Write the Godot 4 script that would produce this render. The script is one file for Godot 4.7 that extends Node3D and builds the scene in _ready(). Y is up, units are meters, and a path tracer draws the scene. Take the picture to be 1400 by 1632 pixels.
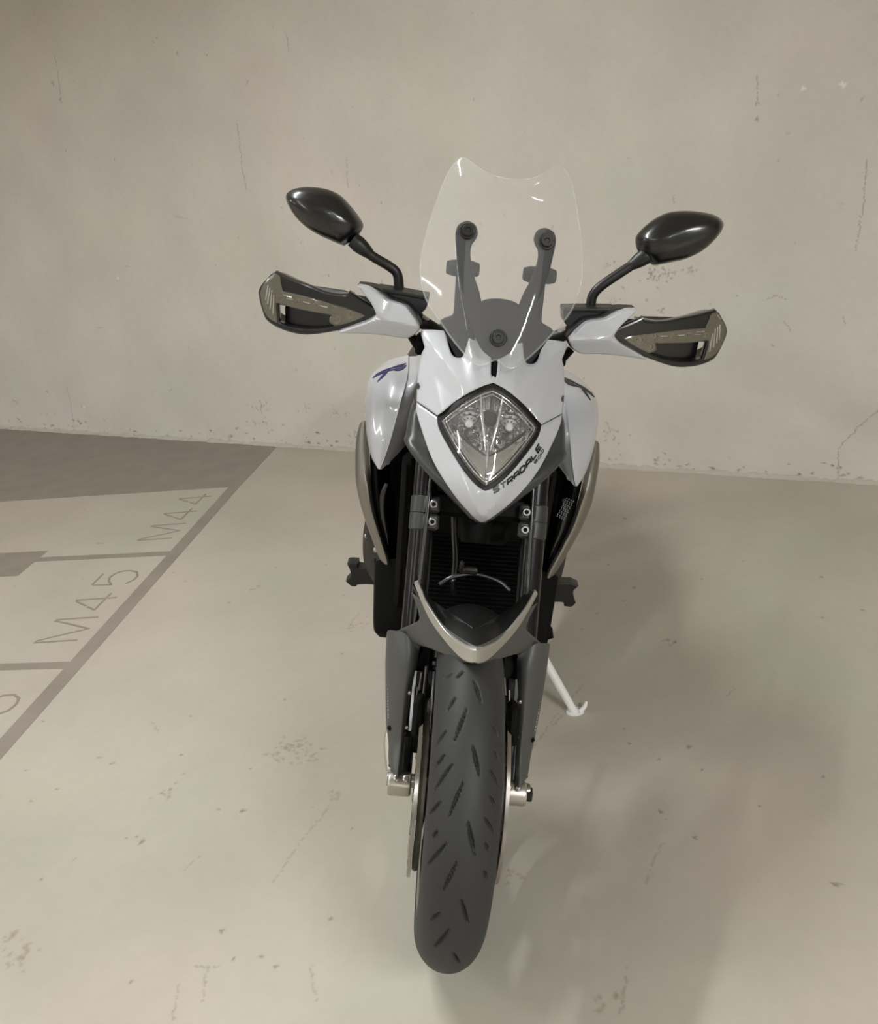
extends Node3D
# A white naked motorcycle on its side stand in an underground garage. Metres, y up. The motorcycle is modelled upright
# in its own axes (x to its left side, y up, z forward, origin under the front tyre) and then leant onto its stand.

# ---------------------------------------------------------------- mesh builder
class MB:
	var v := PackedVector3Array()
	var xf := Transform3D.IDENTITY
	func tri(a: Vector3, b: Vector3, c: Vector3) -> void:
		v.append(xf * a); v.append(xf * b); v.append(xf * c)
	func quad(a: Vector3, b: Vector3, c: Vector3, d: Vector3) -> void:
		tri(a, b, c); tri(a, c, d)
	func grid(g: Array, close_u := false, close_v := false) -> void:
		var nr := g.size()
		var nc: int = g[0].size()
		for i in (nr if close_v else nr - 1):
			var r0: PackedVector3Array = g[i]
			var r1: PackedVector3Array = g[(i + 1) % nr]
			for j in (nc if close_u else nc - 1):
				var k := (j + 1) % nc
				quad(r0[j], r0[k], r1[k], r1[j])
	func fan(ring: PackedVector3Array, flip := false) -> void:
		var c := Vector3.ZERO
		for p in ring: c += p
		c /= ring.size()
		for i in ring.size():
			var b := ring[(i + 1) % ring.size()]
			if flip: tri(c, b, ring[i])
			else: tri(c, ring[i], b)
	# welded normals: faces meeting under ANGLE degrees share a smooth normal; closed shapes are turned outward
	func mesh(angle := 40.0) -> ArrayMesh:
		var n := v.size() / 3
		var vol := 0.0
		for i in n:
			vol += v[i * 3].dot(v[i * 3 + 1].cross(v[i * 3 + 2]))
		if vol < 0.0:
			for i in n:
				var t := v[i * 3 + 1]
				v[i * 3 + 1] = v[i * 3 + 2]
				v[i * 3 + 2] = t
		var fn := PackedVector3Array(); fn.resize(n)
		var fu := PackedVector3Array(); fu.resize(n)
		var at := {}
		for i in n:
			var c := (v[i * 3 + 1] - v[i * 3]).cross(v[i * 3 + 2] - v[i * 3])
			fn[i] = c
			fu[i] = c.normalized()
			for k in 3:
				var key := Vector3i((v[i * 3 + k] * 20000.0).round())
				if at.has(key): at[key].append(i)
				else: at[key] = PackedInt32Array([i])
		var nn := PackedVector3Array(); nn.resize(n * 3)
		var vv := PackedVector3Array(); vv.resize(n * 3)
		var lim := cos(deg_to_rad(angle))
		for i in n:
			for k in 3:
				var s := Vector3.ZERO
				for f in at[Vector3i((v[i * 3 + k] * 20000.0).round())]:
					if fu[f].dot(fu[i]) > lim: s += fn[f]
				var o: int = i * 3 + [0, 2, 1][k]
				vv[o] = v[i * 3 + k]
				nn[o] = s.normalized() if s.length_squared() > 1e-24 else Vector3.UP
		var arr := []
		arr.resize(Mesh.ARRAY_MAX)
		arr[Mesh.ARRAY_VERTEX] = vv
		arr[Mesh.ARRAY_NORMAL] = nn
		var m := ArrayMesh.new()
		m.add_surface_from_arrays(Mesh.PRIMITIVE_TRIANGLES, arr)
		return m

const MIRROR := Transform3D(Basis(Vector3(-1, 0, 0), Vector3(0, 1, 0), Vector3(0, 0, 1)), Vector3.ZERO)

func side(s: float) -> Transform3D:   # shapes are drawn at x < 0; s = 1 mirrors them to x > 0
	return MIRROR if s > 0.0 else Transform3D.IDENTITY

func cr(a: Vector3, b: Vector3, c: Vector3, d: Vector3, t: float) -> Vector3:
	return 0.5 * ((2.0 * b) + (c - a) * t + (2.0 * a - 5.0 * b + 4.0 * c - d) * t * t + (3.0 * b - a - 3.0 * c + d) * t * t * t)

func curve(p: PackedVector3Array, n: int, closed := false) -> PackedVector3Array:   # n points evenly in parameter
	var o := PackedVector3Array()
	var m := p.size()
	for i in n:
		var t := float(i) / (n if closed else n - 1) * (m if closed else m - 1)
		var k := int(t)
		if not closed: k = mini(k, m - 2)
		var f := t - k
		if closed:
			o.append(cr(p[(k - 1 + m) % m], p[k % m], p[(k + 1) % m], p[(k + 2) % m], f))
		else:
			var a := p[k - 1] if k > 0 else p[0] * 2.0 - p[1]
			var d := p[k + 2] if k + 2 < m else p[m - 1] * 2.0 - p[m - 2]
			o.append(cr(a, p[k], p[k + 1], d, f))
	return o

# outline whose third number is 1 at a sharp corner -> smooth polygon, counter-clockwise
func outl(p: PackedVector3Array, n := 4) -> PackedVector2Array:
	var o := PackedVector2Array()
	var m := p.size()
	for i in m:
		var a := p[(i - 1 + m) % m]
		var b := p[i]
		var c := p[(i + 1) % m]
		var d := p[(i + 2) % m]
		if b.z > 0.5: a = b
		if c.z > 0.5: d = c
		var steps := 1 if (b.z > 0.5 and c.z > 0.5) else n
		for k in steps:
			var q := cr(a, b, c, d, float(k) / steps)
			o.append(Vector2(q.x, q.y))
	if Geometry2D.is_polygon_clockwise(o) == false and area2(o) < 0.0: o.reverse()
	if area2(o) < 0.0: o.reverse()
	return o

func area2(p: PackedVector2Array) -> float:
	var s := 0.0
	for i in p.size(): s += p[i].cross(p[(i + 1) % p.size()])
	return s

func inset(p: PackedVector2Array, d: float) -> PackedVector2Array:   # p counter-clockwise
	var o := PackedVector2Array()
	var m := p.size()
	for i in m:
		var e0 := (p[i] - p[(i - 1 + m) % m]).normalized()
		var e1 := (p[(i + 1) % m] - p[i]).normalized()
		var n := Vector2(-e0.y - e1.y, e0.x + e1.x)
		var l := n.length()
		if l < 0.2: n = Vector2(-e0.y, e0.x)
		else: n = n / l * minf(2.0 / l, 1.6)
		o.append(p[i] + n * d)
	return o

func lift(p: Vector2, zf: Callable) -> Vector3:
	return Vector3(p.x, p.y, zf.call(p.x, p.y))

# a plate whose front follows z = zf(x, y) inside an outline, with a rounded rim and a back; holes are cut right through
func plate(mb: MB, o: PackedVector2Array, zf: Callable, thick: float, bev := 0.002, cell := 0.01, holes := []) -> void:
	var inn := inset(o, bev)
	var hin := []
	var lo := o[0]
	var hi := o[0]
	for q in o:
		lo = lo.min(q); hi = hi.max(q)
	for h in holes:
		var hr: PackedVector2Array = h.duplicate()
		hin.append(inset(hr, -bev))
	var nx := int(ceil((hi.x - lo.x) / cell))
	var ny := int(ceil((hi.y - lo.y) / cell))
	for i in nx:
		for j in ny:
			var a := lo + Vector2(i, j) * cell
			var c := PackedVector2Array([a, a + Vector2(cell, 0), a + Vector2(cell, cell), a + Vector2(0, cell)])
			for f in 2:
				var pieces := Geometry2D.intersect_polygons(c, inn if f == 0 else o)
				for h in (hin if f == 0 else holes):
					var nxt := []
					for q in pieces: nxt.append_array(Geometry2D.clip_polygons(q, h))
					pieces.assign(nxt)
				for q in pieces:
					var t := Geometry2D.triangulate_polygon(q)
					for k in t.size() / 3:
						var p0: Vector2 = q[t[k * 3]]
						var p1: Vector2 = q[t[k * 3 + 1]]
						var p2: Vector2 = q[t[k * 3 + 2]]
						var s := (p1 - p0).cross(p2 - p0)
						if absf(s) < 1e-10: continue
						if (s < 0.0) == (f == 0):
							var w := p1; p1 = p2; p2 = w
						var dz := Vector3(0, 0, 0.0 if f == 0 else -thick)
						mb.tri(lift(p0, zf) + dz, lift(p1, zf) + dz, lift(p2, zf) + dz)
	rim(mb, inn, o, zf, thick, bev, false)
	for k in holes.size(): rim(mb, hin[k], holes[k], zf, thick, bev, true)

func rim(mb: MB, inn: PackedVector2Array, o: PackedVector2Array, zf: Callable, thick: float, bev: float, flip: bool) -> void:
	var m := o.size()
	for i in m:
		var k := (i + 1) % m
		var r := []
		for q in [i, k]:
			var a := lift(inn[q], zf)
			var b := lift(o[q], zf)
			var mid := (inn[q] * 0.3 + o[q] * 0.7)
			r.append([a, Vector3(mid.x, mid.y, lerpf(a.z, b.z, 0.7) - bev * 0.3), b - Vector3(0, 0, bev), b - Vector3(0, 0, thick)])
		for s in 3:
			if flip: mb.quad(r[1][s], r[0][s], r[0][s + 1], r[1][s + 1])
			else: mb.quad(r[0][s], r[1][s], r[1][s + 1], r[0][s + 1])

# a smooth sheet through curves (rows), given thickness along its normals
func sheet(mb: MB, rows: Array, nu: int, nv: int, thick: float, straight_u := false) -> void:
	var us := []
	for r in rows:
		var rr: PackedVector3Array = r
		us.append(lin(rr, nu) if straight_u else curve(rr, nu))
	var g := []
	for i in nv: g.append(PackedVector3Array())
	for j in nu:
		var col := PackedVector3Array()
		for r in us: col.append(r[j])
		var c := curve(col, nv)
		for i in nv: g[i].append(c[i])
	shell(mb, g, thick)

func lin(p: PackedVector3Array, n: int) -> PackedVector3Array:
	var o := PackedVector3Array()
	for i in n:
		var t := float(i) / (n - 1) * (p.size() - 1)
		var k := mini(int(t), p.size() - 2)
		o.append(p[k].lerp(p[k + 1], t - k))
	return o

func shell(mb: MB, g: Array, thick: float) -> void:
	var nv := g.size()
	var nu: int = g[0].size()
	var b := []
	for i in nv:
		var row := PackedVector3Array()
		for j in nu:
			var du: Vector3 = g[i][mini(j + 1, nu - 1)] - g[i][maxi(j - 1, 0)]
			var dv: Vector3 = g[mini(i + 1, nv - 1)][j] - g[maxi(i - 1, 0)][j]
			row.append(g[i][j] + du.cross(dv).normalized() * thick)
		b.append(row)
	mb.grid(g)
	for i in nv - 1:
		for j in nu - 1: mb.quad(b[i][j], b[i + 1][j], b[i + 1][j + 1], b[i][j + 1])
	for j in nu - 1:
		mb.quad(g[0][j + 1], g[0][j], b[0][j], b[0][j + 1])
		mb.quad(g[nv - 1][j], g[nv - 1][j + 1], b[nv - 1][j + 1], b[nv - 1][j])
	for i in nv - 1:
		mb.quad(g[i][0], g[i + 1][0], b[i + 1][0], b[i][0])
		mb.quad(g[i + 1][nu - 1], g[i][nu - 1], b[i][nu - 1], b[i + 1][nu - 1])

# a round bar along a path, radius per point or one for all, squash flattens it
func tube(mb: MB, path: PackedVector3Array, rad, seg := 14, smooth := 0, squash := 1.0) -> void:
	var p := path
	var r := PackedFloat32Array()
	for i in path.size(): r.append(rad[i] if rad is Array else rad)
	if smooth > 0:
		p = curve(path, smooth)
		var r2 := PackedFloat32Array()
		for i in smooth:
			var t := float(i) / (smooth - 1) * (path.size() - 1)
			var k := mini(int(t), path.size() - 2)
			r2.append(lerpf(r[k], r[k + 1], t - k))
		r = r2
	var rings := []
	var t0 := (p[1] - p[0]).normalized()
	var u := t0.cross(Vector3(0.31, 0.87, 0.38)).normalized()
	for i in p.size():
		var t := (p[mini(i + 1, p.size() - 1)] - p[maxi(i - 1, 0)]).normalized()
		u = (u - t * u.dot(t)).normalized()
		var w := t.cross(u)
		var ring := PackedVector3Array()
		for k in seg:
			var a := TAU * k / seg
			ring.append(p[i] + (u * cos(a) + w * sin(a) * squash) * r[i])
		rings.append(ring)
	mb.grid(rings, true)
	mb.fan(rings[0], true)
	mb.fan(rings[-1])

# a turned shape: profile of (radius, along), axis from at towards dir
func turned(mb: MB, prof: PackedVector2Array, at: Vector3, dir: Vector3, seg := 24, caps := true) -> void:
	var t := dir.normalized()
	var u := t.cross(Vector3(0.13, 0.92, 0.37)).normalized()
	var w := t.cross(u)
	var rings := []
	for q in prof:
		var ring := PackedVector3Array()
		for k in seg:
			var a := TAU * k / seg
			ring.append(at + t * q.y + (u * cos(a) + w * sin(a)) * q.x)
		rings.append(ring)
	mb.grid(rings, true)
	if caps:
		mb.fan(rings[0], true)
		mb.fan(rings[-1])

# a block with chamfered edges
func block(mb: MB, c: Vector3, size: Vector3, ch := 0.003, b := Basis.IDENTITY) -> void:
	var h := size * 0.5
	ch = minf(ch, minf(h.x, minf(h.y, h.z)) * 0.9)
	var rings := []
	for lv in [[-h.z, ch], [-h.z + ch, 0.0], [h.z - ch, 0.0], [h.z, ch]]:
		var x: float = h.x - lv[1]
		var y: float = h.y - lv[1]
		var k: float = ch
		var ring := PackedVector3Array()
		for q in [Vector2(x - k, -y), Vector2(x, -y + k), Vector2(x, y - k), Vector2(x - k, y), Vector2(-x + k, y), Vector2(-x, y - k), Vector2(-x, -y + k), Vector2(-x + k, -y)]:
			ring.append(c + b * Vector3(q.x, q.y, lv[0]))
		rings.append(ring)
	mb.grid(rings, true)
	mb.fan(rings[0], true)
	mb.fan(rings[-1])

# an outline swollen towards the viewer and a little behind, like a mirror housing; (x, y) outline placed by a transform
func swell(mb: MB, o: PackedVector2Array, depth: float, back: float, mid: Vector2, crease: Callable) -> void:
	var rings := []
	var n := 10
	for k in n + 1:
		var s := float(k) / n
		var ring := PackedVector3Array()
		for q in o:
			var f := 1.0 - s * 0.97
			var p := mid + (q - mid) * f
			ring.append(Vector3(p.x, p.y, depth * sqrt(maxf(0.0, 1.0 - pow(f, 2.6))) + crease.call(p, s)))
		rings.append(ring)
	mb.grid(rings, true)
	mb.fan(rings[-1])
	var rb := [rings[0]]
	for st in [[1.0, -back * 0.6], [0.96, -back], [0.9, -back]]:
		var ring := PackedVector3Array()
		for q in o:
			var p: Vector2 = mid + (q - mid) * st[0]
			ring.append(Vector3(p.x, p.y, st[1]))
		rb.append(ring)
	for i in rb.size() - 1:
		for j in o.size():
			var k := (j + 1) % o.size()
			mb.quad(rb[i][k], rb[i][j], rb[i + 1][j], rb[i + 1][k])
	mb.fan(rb[-1], true)

# flat strokes of a letter: polylines with a width, put on a surface by map(Vector2) -> Vector3, proud by h along up
func strokes(mb: MB, lines: Array, w: float, map: Callable, up: Callable, h: float) -> void:
	for l in lines:
		for i in l.size() - 1:
			var a: Vector2 = l[i]
			var b: Vector2 = l[i + 1]
			var t := (b - a).normalized() * w * 0.5
			var n := Vector2(-t.y, t.x)
			if i > 0: a -= t * 0.55
			if i < l.size() - 2: b += t * 0.55
			var steps := maxi(1, int(a.distance_to(b) / 0.02))
			for k in steps:
				var p := a.lerp(b, float(k) / steps)
				var q := a.lerp(b, float(k + 1) / steps)
				var c := [p - n, q - n, q + n, p + n]
				var lo := []
				var hi := []
				for e in c:
					var base: Vector3 = map.call(e)
					lo.append(base - up.call(e) * h * 0.5)
					hi.append(base + up.call(e) * (h + 0.00006 * (mb.v.size() / 30 % 7)))
				mb.quad(hi[0], hi[1], hi[2], hi[3])
				for e in 4: mb.quad(lo[e], lo[(e + 1) % 4], hi[(e + 1) % 4], hi[e])

# ---------------------------------------------------------------- materials and nodes
func mat(c: Color, rough := 0.5, metal := 0.0, coat := 0.0, coat_rough := 0.1) -> StandardMaterial3D:
	var m := StandardMaterial3D.new()
	m.albedo_color = c
	m.roughness = rough
	m.metallic = metal
	if coat > 0.0:
		m.clearcoat_enabled = true
		m.clearcoat = coat
		m.clearcoat_roughness = coat_rough
	return m

func noise_tex(freq: float, lo: Color, hi: Color, seed_n: int, octaves := 4, size := 512) -> NoiseTexture2D:
	var f := FastNoiseLite.new()
	f.seed = seed_n
	f.frequency = freq
	f.fractal_octaves = octaves
	var t := NoiseTexture2D.new()
	t.width = size; t.height = size
	t.seamless = true
	t.noise = f
	var g := Gradient.new()
	g.set_color(0, lo); g.set_color(1, hi)
	t.color_ramp = g
	return t

func put(called: String, mesh: Mesh, m: Material, parent: Node3D) -> MeshInstance3D:
	var o := MeshInstance3D.new()
	o.name = called
	o.mesh = mesh
	o.material_override = m
	o.cast_shadow = GeometryInstance3D.SHADOW_CASTING_SETTING_ON
	parent.add_child(o, true)
	return o

func part(called: String, mb: MB, m: Material, parent: Node3D, angle := 40.0) -> MeshInstance3D:
	return put(called, mb.mesh(angle), m, parent)

# ---------------------------------------------------------------- scene
var M := {}

func _ready() -> void:
	var cam := Camera3D.new()
	cam.name = "camera"
	cam.fov = 60.47
	cam.near = 0.02
	cam.position = Vector3(0, 1.3364, 0)
	cam.basis = Basis(Vector3.RIGHT, deg_to_rad(-22.106)) * Basis(Vector3.BACK, deg_to_rad(-6.174))
	add_child(cam)
	cam.current = true
	var we := WorldEnvironment.new()
	we.name = "environment"
	var env := Environment.new()
	env.background_mode = Environment.BG_COLOR
	env.background_color = Color(0, 0, 0)
	env.tonemap_mode = Environment.TONE_MAPPER_LINEAR
	env.tonemap_exposure = 1.0
	env.sdfgi_enabled = true
	env.ssao_enabled = true
	env.ssil_enabled = true
	we.environment = env
	add_child(we)
	# ceiling tubes: [wall axis position, distance from the back wall, turned along the wall]
	for l in LAMPS:
		tube_lamp(l[0], l[1], l[2], l[3], l[4])
	materials()
	room()
	floor_marks()
	motorcycle()

# ---------------------------------------------------------------- room: its own axes t (along the back wall) and d (away from it)
const WALL_AT := Vector3(0.0304, 0, -3.993)
const WALL_T := Vector3(0.8774, 0, 0.4797)
const WALL_N := Vector3(-0.4797, 0, 0.8774)
const CEILING := 2.6
const LAMPS := [
	[0.26, 2.25, 90.0, 3.9, "fluorescent ceiling lamp over the parked motorcycle, first in its row from the back wall"],
	[0.26, 4.3, 90.0, 0.3, "fluorescent ceiling lamp second from the back wall in the row over the motorcycle"],
	[0.26, 5.8, 90.0, 1.2, "fluorescent ceiling lamp third from the back wall in the row over the motorcycle"],
	[0.26, 7.3, 90.0, 2.0, "fluorescent ceiling lamp fourth from the back wall in the row over the motorcycle"],
	[0.26, 8.8, 90.0, 2.2, "fluorescent ceiling lamp farthest from the back wall in the row over the motorcycle"],
	[-3.4, 4.0, 90.0, 9.5, "fluorescent ceiling lamp over the numbered bays, nearer the back wall"],
	[-3.4, 6.9, 90.0, 7.5, "fluorescent ceiling lamp over the numbered bays, farther from the back wall"],
	[3.9, 4.0, 90.0, 11.5, "fluorescent ceiling lamp over the empty floor, nearer the back wall"],
	[3.9, 6.9, 90.0, 6.0, "fluorescent ceiling lamp over the empty floor, farther from the back wall"],
]

func room_point(t: float, y: float, d: float) -> Vector3:
	return WALL_AT + WALL_T * t + WALL_N * d + Vector3(0, y, 0)

func room_basis() -> Basis:
	return Basis(WALL_T, Vector3.UP, WALL_N)

func tube_lamp(t: float, d: float, turn: float, energy: float, label: String) -> void:
	var o := Node3D.new()
	o.name = "tube_lamp"
	add_child(o, true)
	o.transform = Transform3D(room_basis() * Basis(Vector3.UP, deg_to_rad(turn)), room_point(t, CEILING, d))
	o.set_meta("label", label)
	o.set_meta("category", "ceiling lamp")
	o.set_meta("group", "fluorescent ceiling lamps of the garage")
	var tray := MB.new()
	block(tray, Vector3(0, -0.0125, 0), Vector3(1.3, 0.02, 0.28), 0.004)
	for e in [-1.0, 1.0]:
		block(tray, Vector3(0, -0.045, e * 0.135), Vector3(1.3, 0.06, 0.012), 0.003)
		block(tray, Vector3(e * 0.645, -0.045, 0), Vector3(0.012, 0.06, 0.26), 0.003)
	part("tray", tray, mat(Color(0.9, 0.9, 0.9), 0.5), o)
	var tb := MB.new()
	turned(tb, PackedVector2Array([Vector2(0.013, -0.6), Vector2(0.018, -0.595), Vector2(0.018, 0.595), Vector2(0.013, 0.6)]), Vector3(0, -0.042, 0), Vector3.RIGHT, 16)
	var glow := mat(Color(1, 1, 1), 0.4)
	glow.emission_enabled = true
	glow.emission = Color(0.975, 0.985, 0.985)
	glow.emission_energy_multiplier = 12.0
	part("glowing_tube", tb, glow, o)
	var a := AreaLight3D.new()
	a.name = "tube_light"
	a.area_size = Vector2(1.2, 0.05)
	a.light_energy = energy
	a.light_color = Color(0.975, 0.985, 0.985)
	a.area_range = 20.0
	a.area_attenuation = 2.0
	a.shadow_enabled = true
	a.position = Vector3(0, -0.062, 0)
	a.rotation_degrees = Vector3(-90, 0, 0)
	o.add_child(a)

func materials() -> void:
	M.white = mat(Color(0.715, 0.72, 0.738), 0.35, 0.0, 1.0, 0.06)
	M.grey = mat(Color(0.28, 0.28, 0.272), 0.45)
	M.black = mat(Color(0.07, 0.07, 0.07), 0.42)
	M.gloss_black = mat(Color(0.045, 0.045, 0.048), 0.3, 0.0, 0.5, 0.12)
	M.deep = mat(Color(0.03, 0.03, 0.03), 0.6)
	M.deep.metallic_specular = 0.25
	M.plastic = mat(Color(0.12, 0.125, 0.15), 0.6)
	M.plastic.metallic_specular = 0.3
	M.silver = mat(Color(0.78, 0.77, 0.75), 0.34, 0.85)
	M.blade = mat(Color(0.55, 0.53, 0.50), 0.36, 0.85)
	M.alloy = mat(Color(0.72, 0.70, 0.66), 0.38, 0.8)
	M.steel = mat(Color(0.66, 0.64, 0.62), 0.28, 0.95)
	M.chrome = mat(Color(0.86, 0.86, 0.88), 0.06, 1.0)
	M.rubber = mat(Color(0.165, 0.165, 0.168), 0.6)
	M.anodised = mat(Color(0.14, 0.135, 0.14), 0.25, 0.7)
	M.casting = mat(Color(0.16, 0.15, 0.14), 0.45, 0.5)
	M.ink = mat(Color(0.06, 0.06, 0.07), 0.4)
	M.purple = mat(Color(0.16, 0.13, 0.36), 0.35)
	M.letter_white = mat(Color(0.82, 0.82, 0.8), 0.45)
	M.grey_black = mat(Color(0.19, 0.19, 0.195), 0.4)
	M.dark_panel = mat(Color(0.22, 0.225, 0.225), 0.35)
	M.bezel = mat(Color(0.03, 0.03, 0.03), 0.35)
	M.guide = mat(Color(0.42, 0.40, 0.355), 0.25, 0.6)
	var edge := mat(Color(0.9, 0.9, 0.9, 0.12), 0.1)
	edge.transparency = BaseMaterial3D.TRANSPARENCY_ALPHA
	M.edge = edge
	M.deep_gloss = mat(Color(0.05, 0.05, 0.05), 0.3)
	M.plastic_dark = mat(Color(0.27, 0.28, 0.285), 0.3)
	M.mesh_grey = mat(Color(0.5, 0.5, 0.5), 0.5)
	M.bolt = mat(Color(0.5, 0.49, 0.48), 0.35, 0.9)
	M.reflector = mat(Color(0.95, 0.95, 0.96), 0.1, 0.88)
	M.gunmetal = mat(Color(0.25, 0.25, 0.26), 0.25, 0.8)
	M.pale_chrome = mat(Color(0.9, 0.9, 0.91), 0.12, 0.9)
	M.casting_light = mat(Color(0.5, 0.47, 0.42), 0.3, 0.5)
	M.bulb = mat(Color(0.9, 0.9, 0.9), 0.08, 0.3)
	M.stand = mat(Color(0.93, 0.92, 0.90), 0.4)
	M.paint = mat(Color(0.57, 0.535, 0.495), 0.5)
	M.paint.albedo_texture = noise_tex(0.012, Color(0.92, 0.92, 0.92), Color(1, 1, 1), 11)
	M.paint.uv1_triplanar = true
	M.paint.uv1_world_triplanar = true
	M.paint.uv1_scale = Vector3(0.9, 0.9, 0.9)
	var g := mat(Color(1, 1, 1, 0.05), 0.03)
	g.transparency = BaseMaterial3D.TRANSPARENCY_ALPHA
	g.metallic_specular = 0.3
	M.screen = g
	var l := mat(Color(1, 1, 1, 0.03), 0.02)
	l.transparency = BaseMaterial3D.TRANSPARENCY_ALPHA
	M.lens = l
	var s := mat(Color(0.62, 0.59, 0.52, 0.2), 0.08)
	s.transparency = BaseMaterial3D.TRANSPARENCY_ALPHA
	M.smoke = s

func structure(called: String, mesh: Mesh, m: Material, xf: Transform3D) -> MeshInstance3D:
	var o := put(called, mesh, m, self)
	o.transform = xf
	o.set_meta("kind", "structure")
	return o

func uv_slab(w: float, h: float, thick: float, u0: Rect2) -> ArrayMesh:   # a slab in x, y with its face at z = 0; texture rectangle in metres
	var st := SurfaceTool.new()
	st.begin(Mesh.PRIMITIVE_TRIANGLES)
	var q := [Vector3(-w / 2, 0, 0), Vector3(w / 2, 0, 0), Vector3(w / 2, h, 0), Vector3(-w / 2, h, 0)]
	var b := []
	for p in q: b.append(p - Vector3(0, 0, thick))
	var faces := [[q[0], q[1], q[2], q[3], Vector3.BACK], [b[1], b[0], b[3], b[2], Vector3.FORWARD], [b[0], b[1], q[1], q[0], Vector3.DOWN], [q[3], q[2], b[2], b[3], Vector3.UP], [b[0], q[0], q[3], b[3], Vector3.LEFT], [q[1], b[1], b[2], q[2], Vector3.RIGHT]]
	for f in faces:
		for k in [0, 2, 1, 0, 3, 2]:
			var p: Vector3 = f[k]
			st.set_normal(f[4])
			st.set_uv(Vector2((p.x - u0.position.x) / u0.size.x, 1.0 - (p.y - u0.position.y) / u0.size.y))
			st.add_vertex(p)
	return st.commit()

func speck(img: Image, rng: RandomNumberGenerator, c: Vector2, r: float, col: Color, strength := 0.8, stretch := 1.0, ang := 0.0) -> void:
	# an irregular fleck of dirt or chipped paint, r in pixels
	var ph := rng.randf() * TAU
	var R := int(r * maxf(1.0, stretch) * 1.5) + 2
	for i in range(-R, R + 1):
		for j in range(-R, R + 1):
			var p := Vector2(i, j).rotated(-ang)
			p.x /= stretch
			var a := p.angle()
			var edge := r * (0.75 + 0.25 * sin(a * 3.0 + ph) + 0.2 * sin(a * 5.0 + ph * 2.0))
			var k := clampf(edge - p.length() + 0.5, 0.0, 1.0) * strength
			var x := int(c.x) + i
			var y := int(c.y) + j
			if k > 0.0 and x >= 0 and y >= 0 and x < img.get_width() and y < img.get_height():
				img.set_pixel(x, y, img.get_pixel(x, y).lerp(col, k))

func scratch(img: Image, rng: RandomNumberGenerator, pts: Array, w: float, col: Color, strength := 0.6, broken := 0.15) -> void:
	for i in pts.size() - 1:
		var a: Vector2 = pts[i]
		var b: Vector2 = pts[i + 1]
		var n := maxi(2, int(a.distance_to(b)))
		var side_off := 0.0
		for k in n:
			if rng.randf() < broken: continue
			side_off = clampf(side_off + rng.randf_range(-0.5, 0.5), -1.6, 1.6)
			var p := a.lerp(b, float(k) / n) + (b - a).orthogonal().normalized() * side_off
			speck(img, rng, p, w * rng.randf_range(0.5, 1.0), col, strength)

func ground_image(size: Vector2i, base: Color, seed_n: int, f1: float, amp1: float, amp2: float, tint: float) -> Image:
	var n1 := FastNoiseLite.new(); n1.seed = seed_n; n1.frequency = f1; n1.fractal_octaves = 4
	var n2 := FastNoiseLite.new(); n2.seed = seed_n + 7; n2.frequency = 0.09; n2.fractal_octaves = 3
	var n3 := FastNoiseLite.new(); n3.seed = seed_n + 19; n3.frequency = f1 * 0.6; n3.fractal_octaves = 2
	var a := n1.get_image(size.x, size.y, false, false, false).get_data()
	var b := n2.get_image(size.x, size.y, false, false, false).get_data()
	var c := n3.get_image(size.x, size.y, false, false, false).get_data()
	var out := PackedByteArray()
	out.resize(size.x * size.y * 3)
	for i in size.x * size.y:
		var k := 1.0 + (a[i] - 128) / 128.0 * amp1 + (b[i] - 128) / 128.0 * amp2
		var t := (c[i] - 128) / 128.0 * tint
		out[i * 3] = int(clampf(base.r * (k + t), 0, 1) * 255.0)
		out[i * 3 + 1] = int(clampf(base.g * k, 0, 1) * 255.0)
		out[i * 3 + 2] = int(clampf(base.b * (k + t * 0.6), 0, 1) * 255.0)
	return Image.create_from_data(size.x, size.y, false, Image.FORMAT_RGB8, out)

const FLOOR_RECT := Rect2(-4.0, -0.8, 8.0, 8.0)   # in room axes t, d
const WALL_RECT := Rect2(-4.2, -0.4, 8.4, 3.2)

func floor_px(w: Vector2) -> Vector2:   # world x, z -> pixel of the floor texture
	var p := Vector3(w.x, 0, w.y) - WALL_AT
	return Vector2((p.dot(WALL_T) - FLOOR_RECT.position.x) / FLOOR_RECT.size.x, (p.dot(WALL_N) - FLOOR_RECT.position.y) / FLOOR_RECT.size.y) * 2048.0

func wall_px(q: Vector2) -> Vector2:    # along the wall, height -> pixel of the wall texture
	return Vector2((q.x - WALL_RECT.position.x) / WALL_RECT.size.x * 2048.0, (1.0 - (q.y - WALL_RECT.position.y) / WALL_RECT.size.y) * 780.0)

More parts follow.
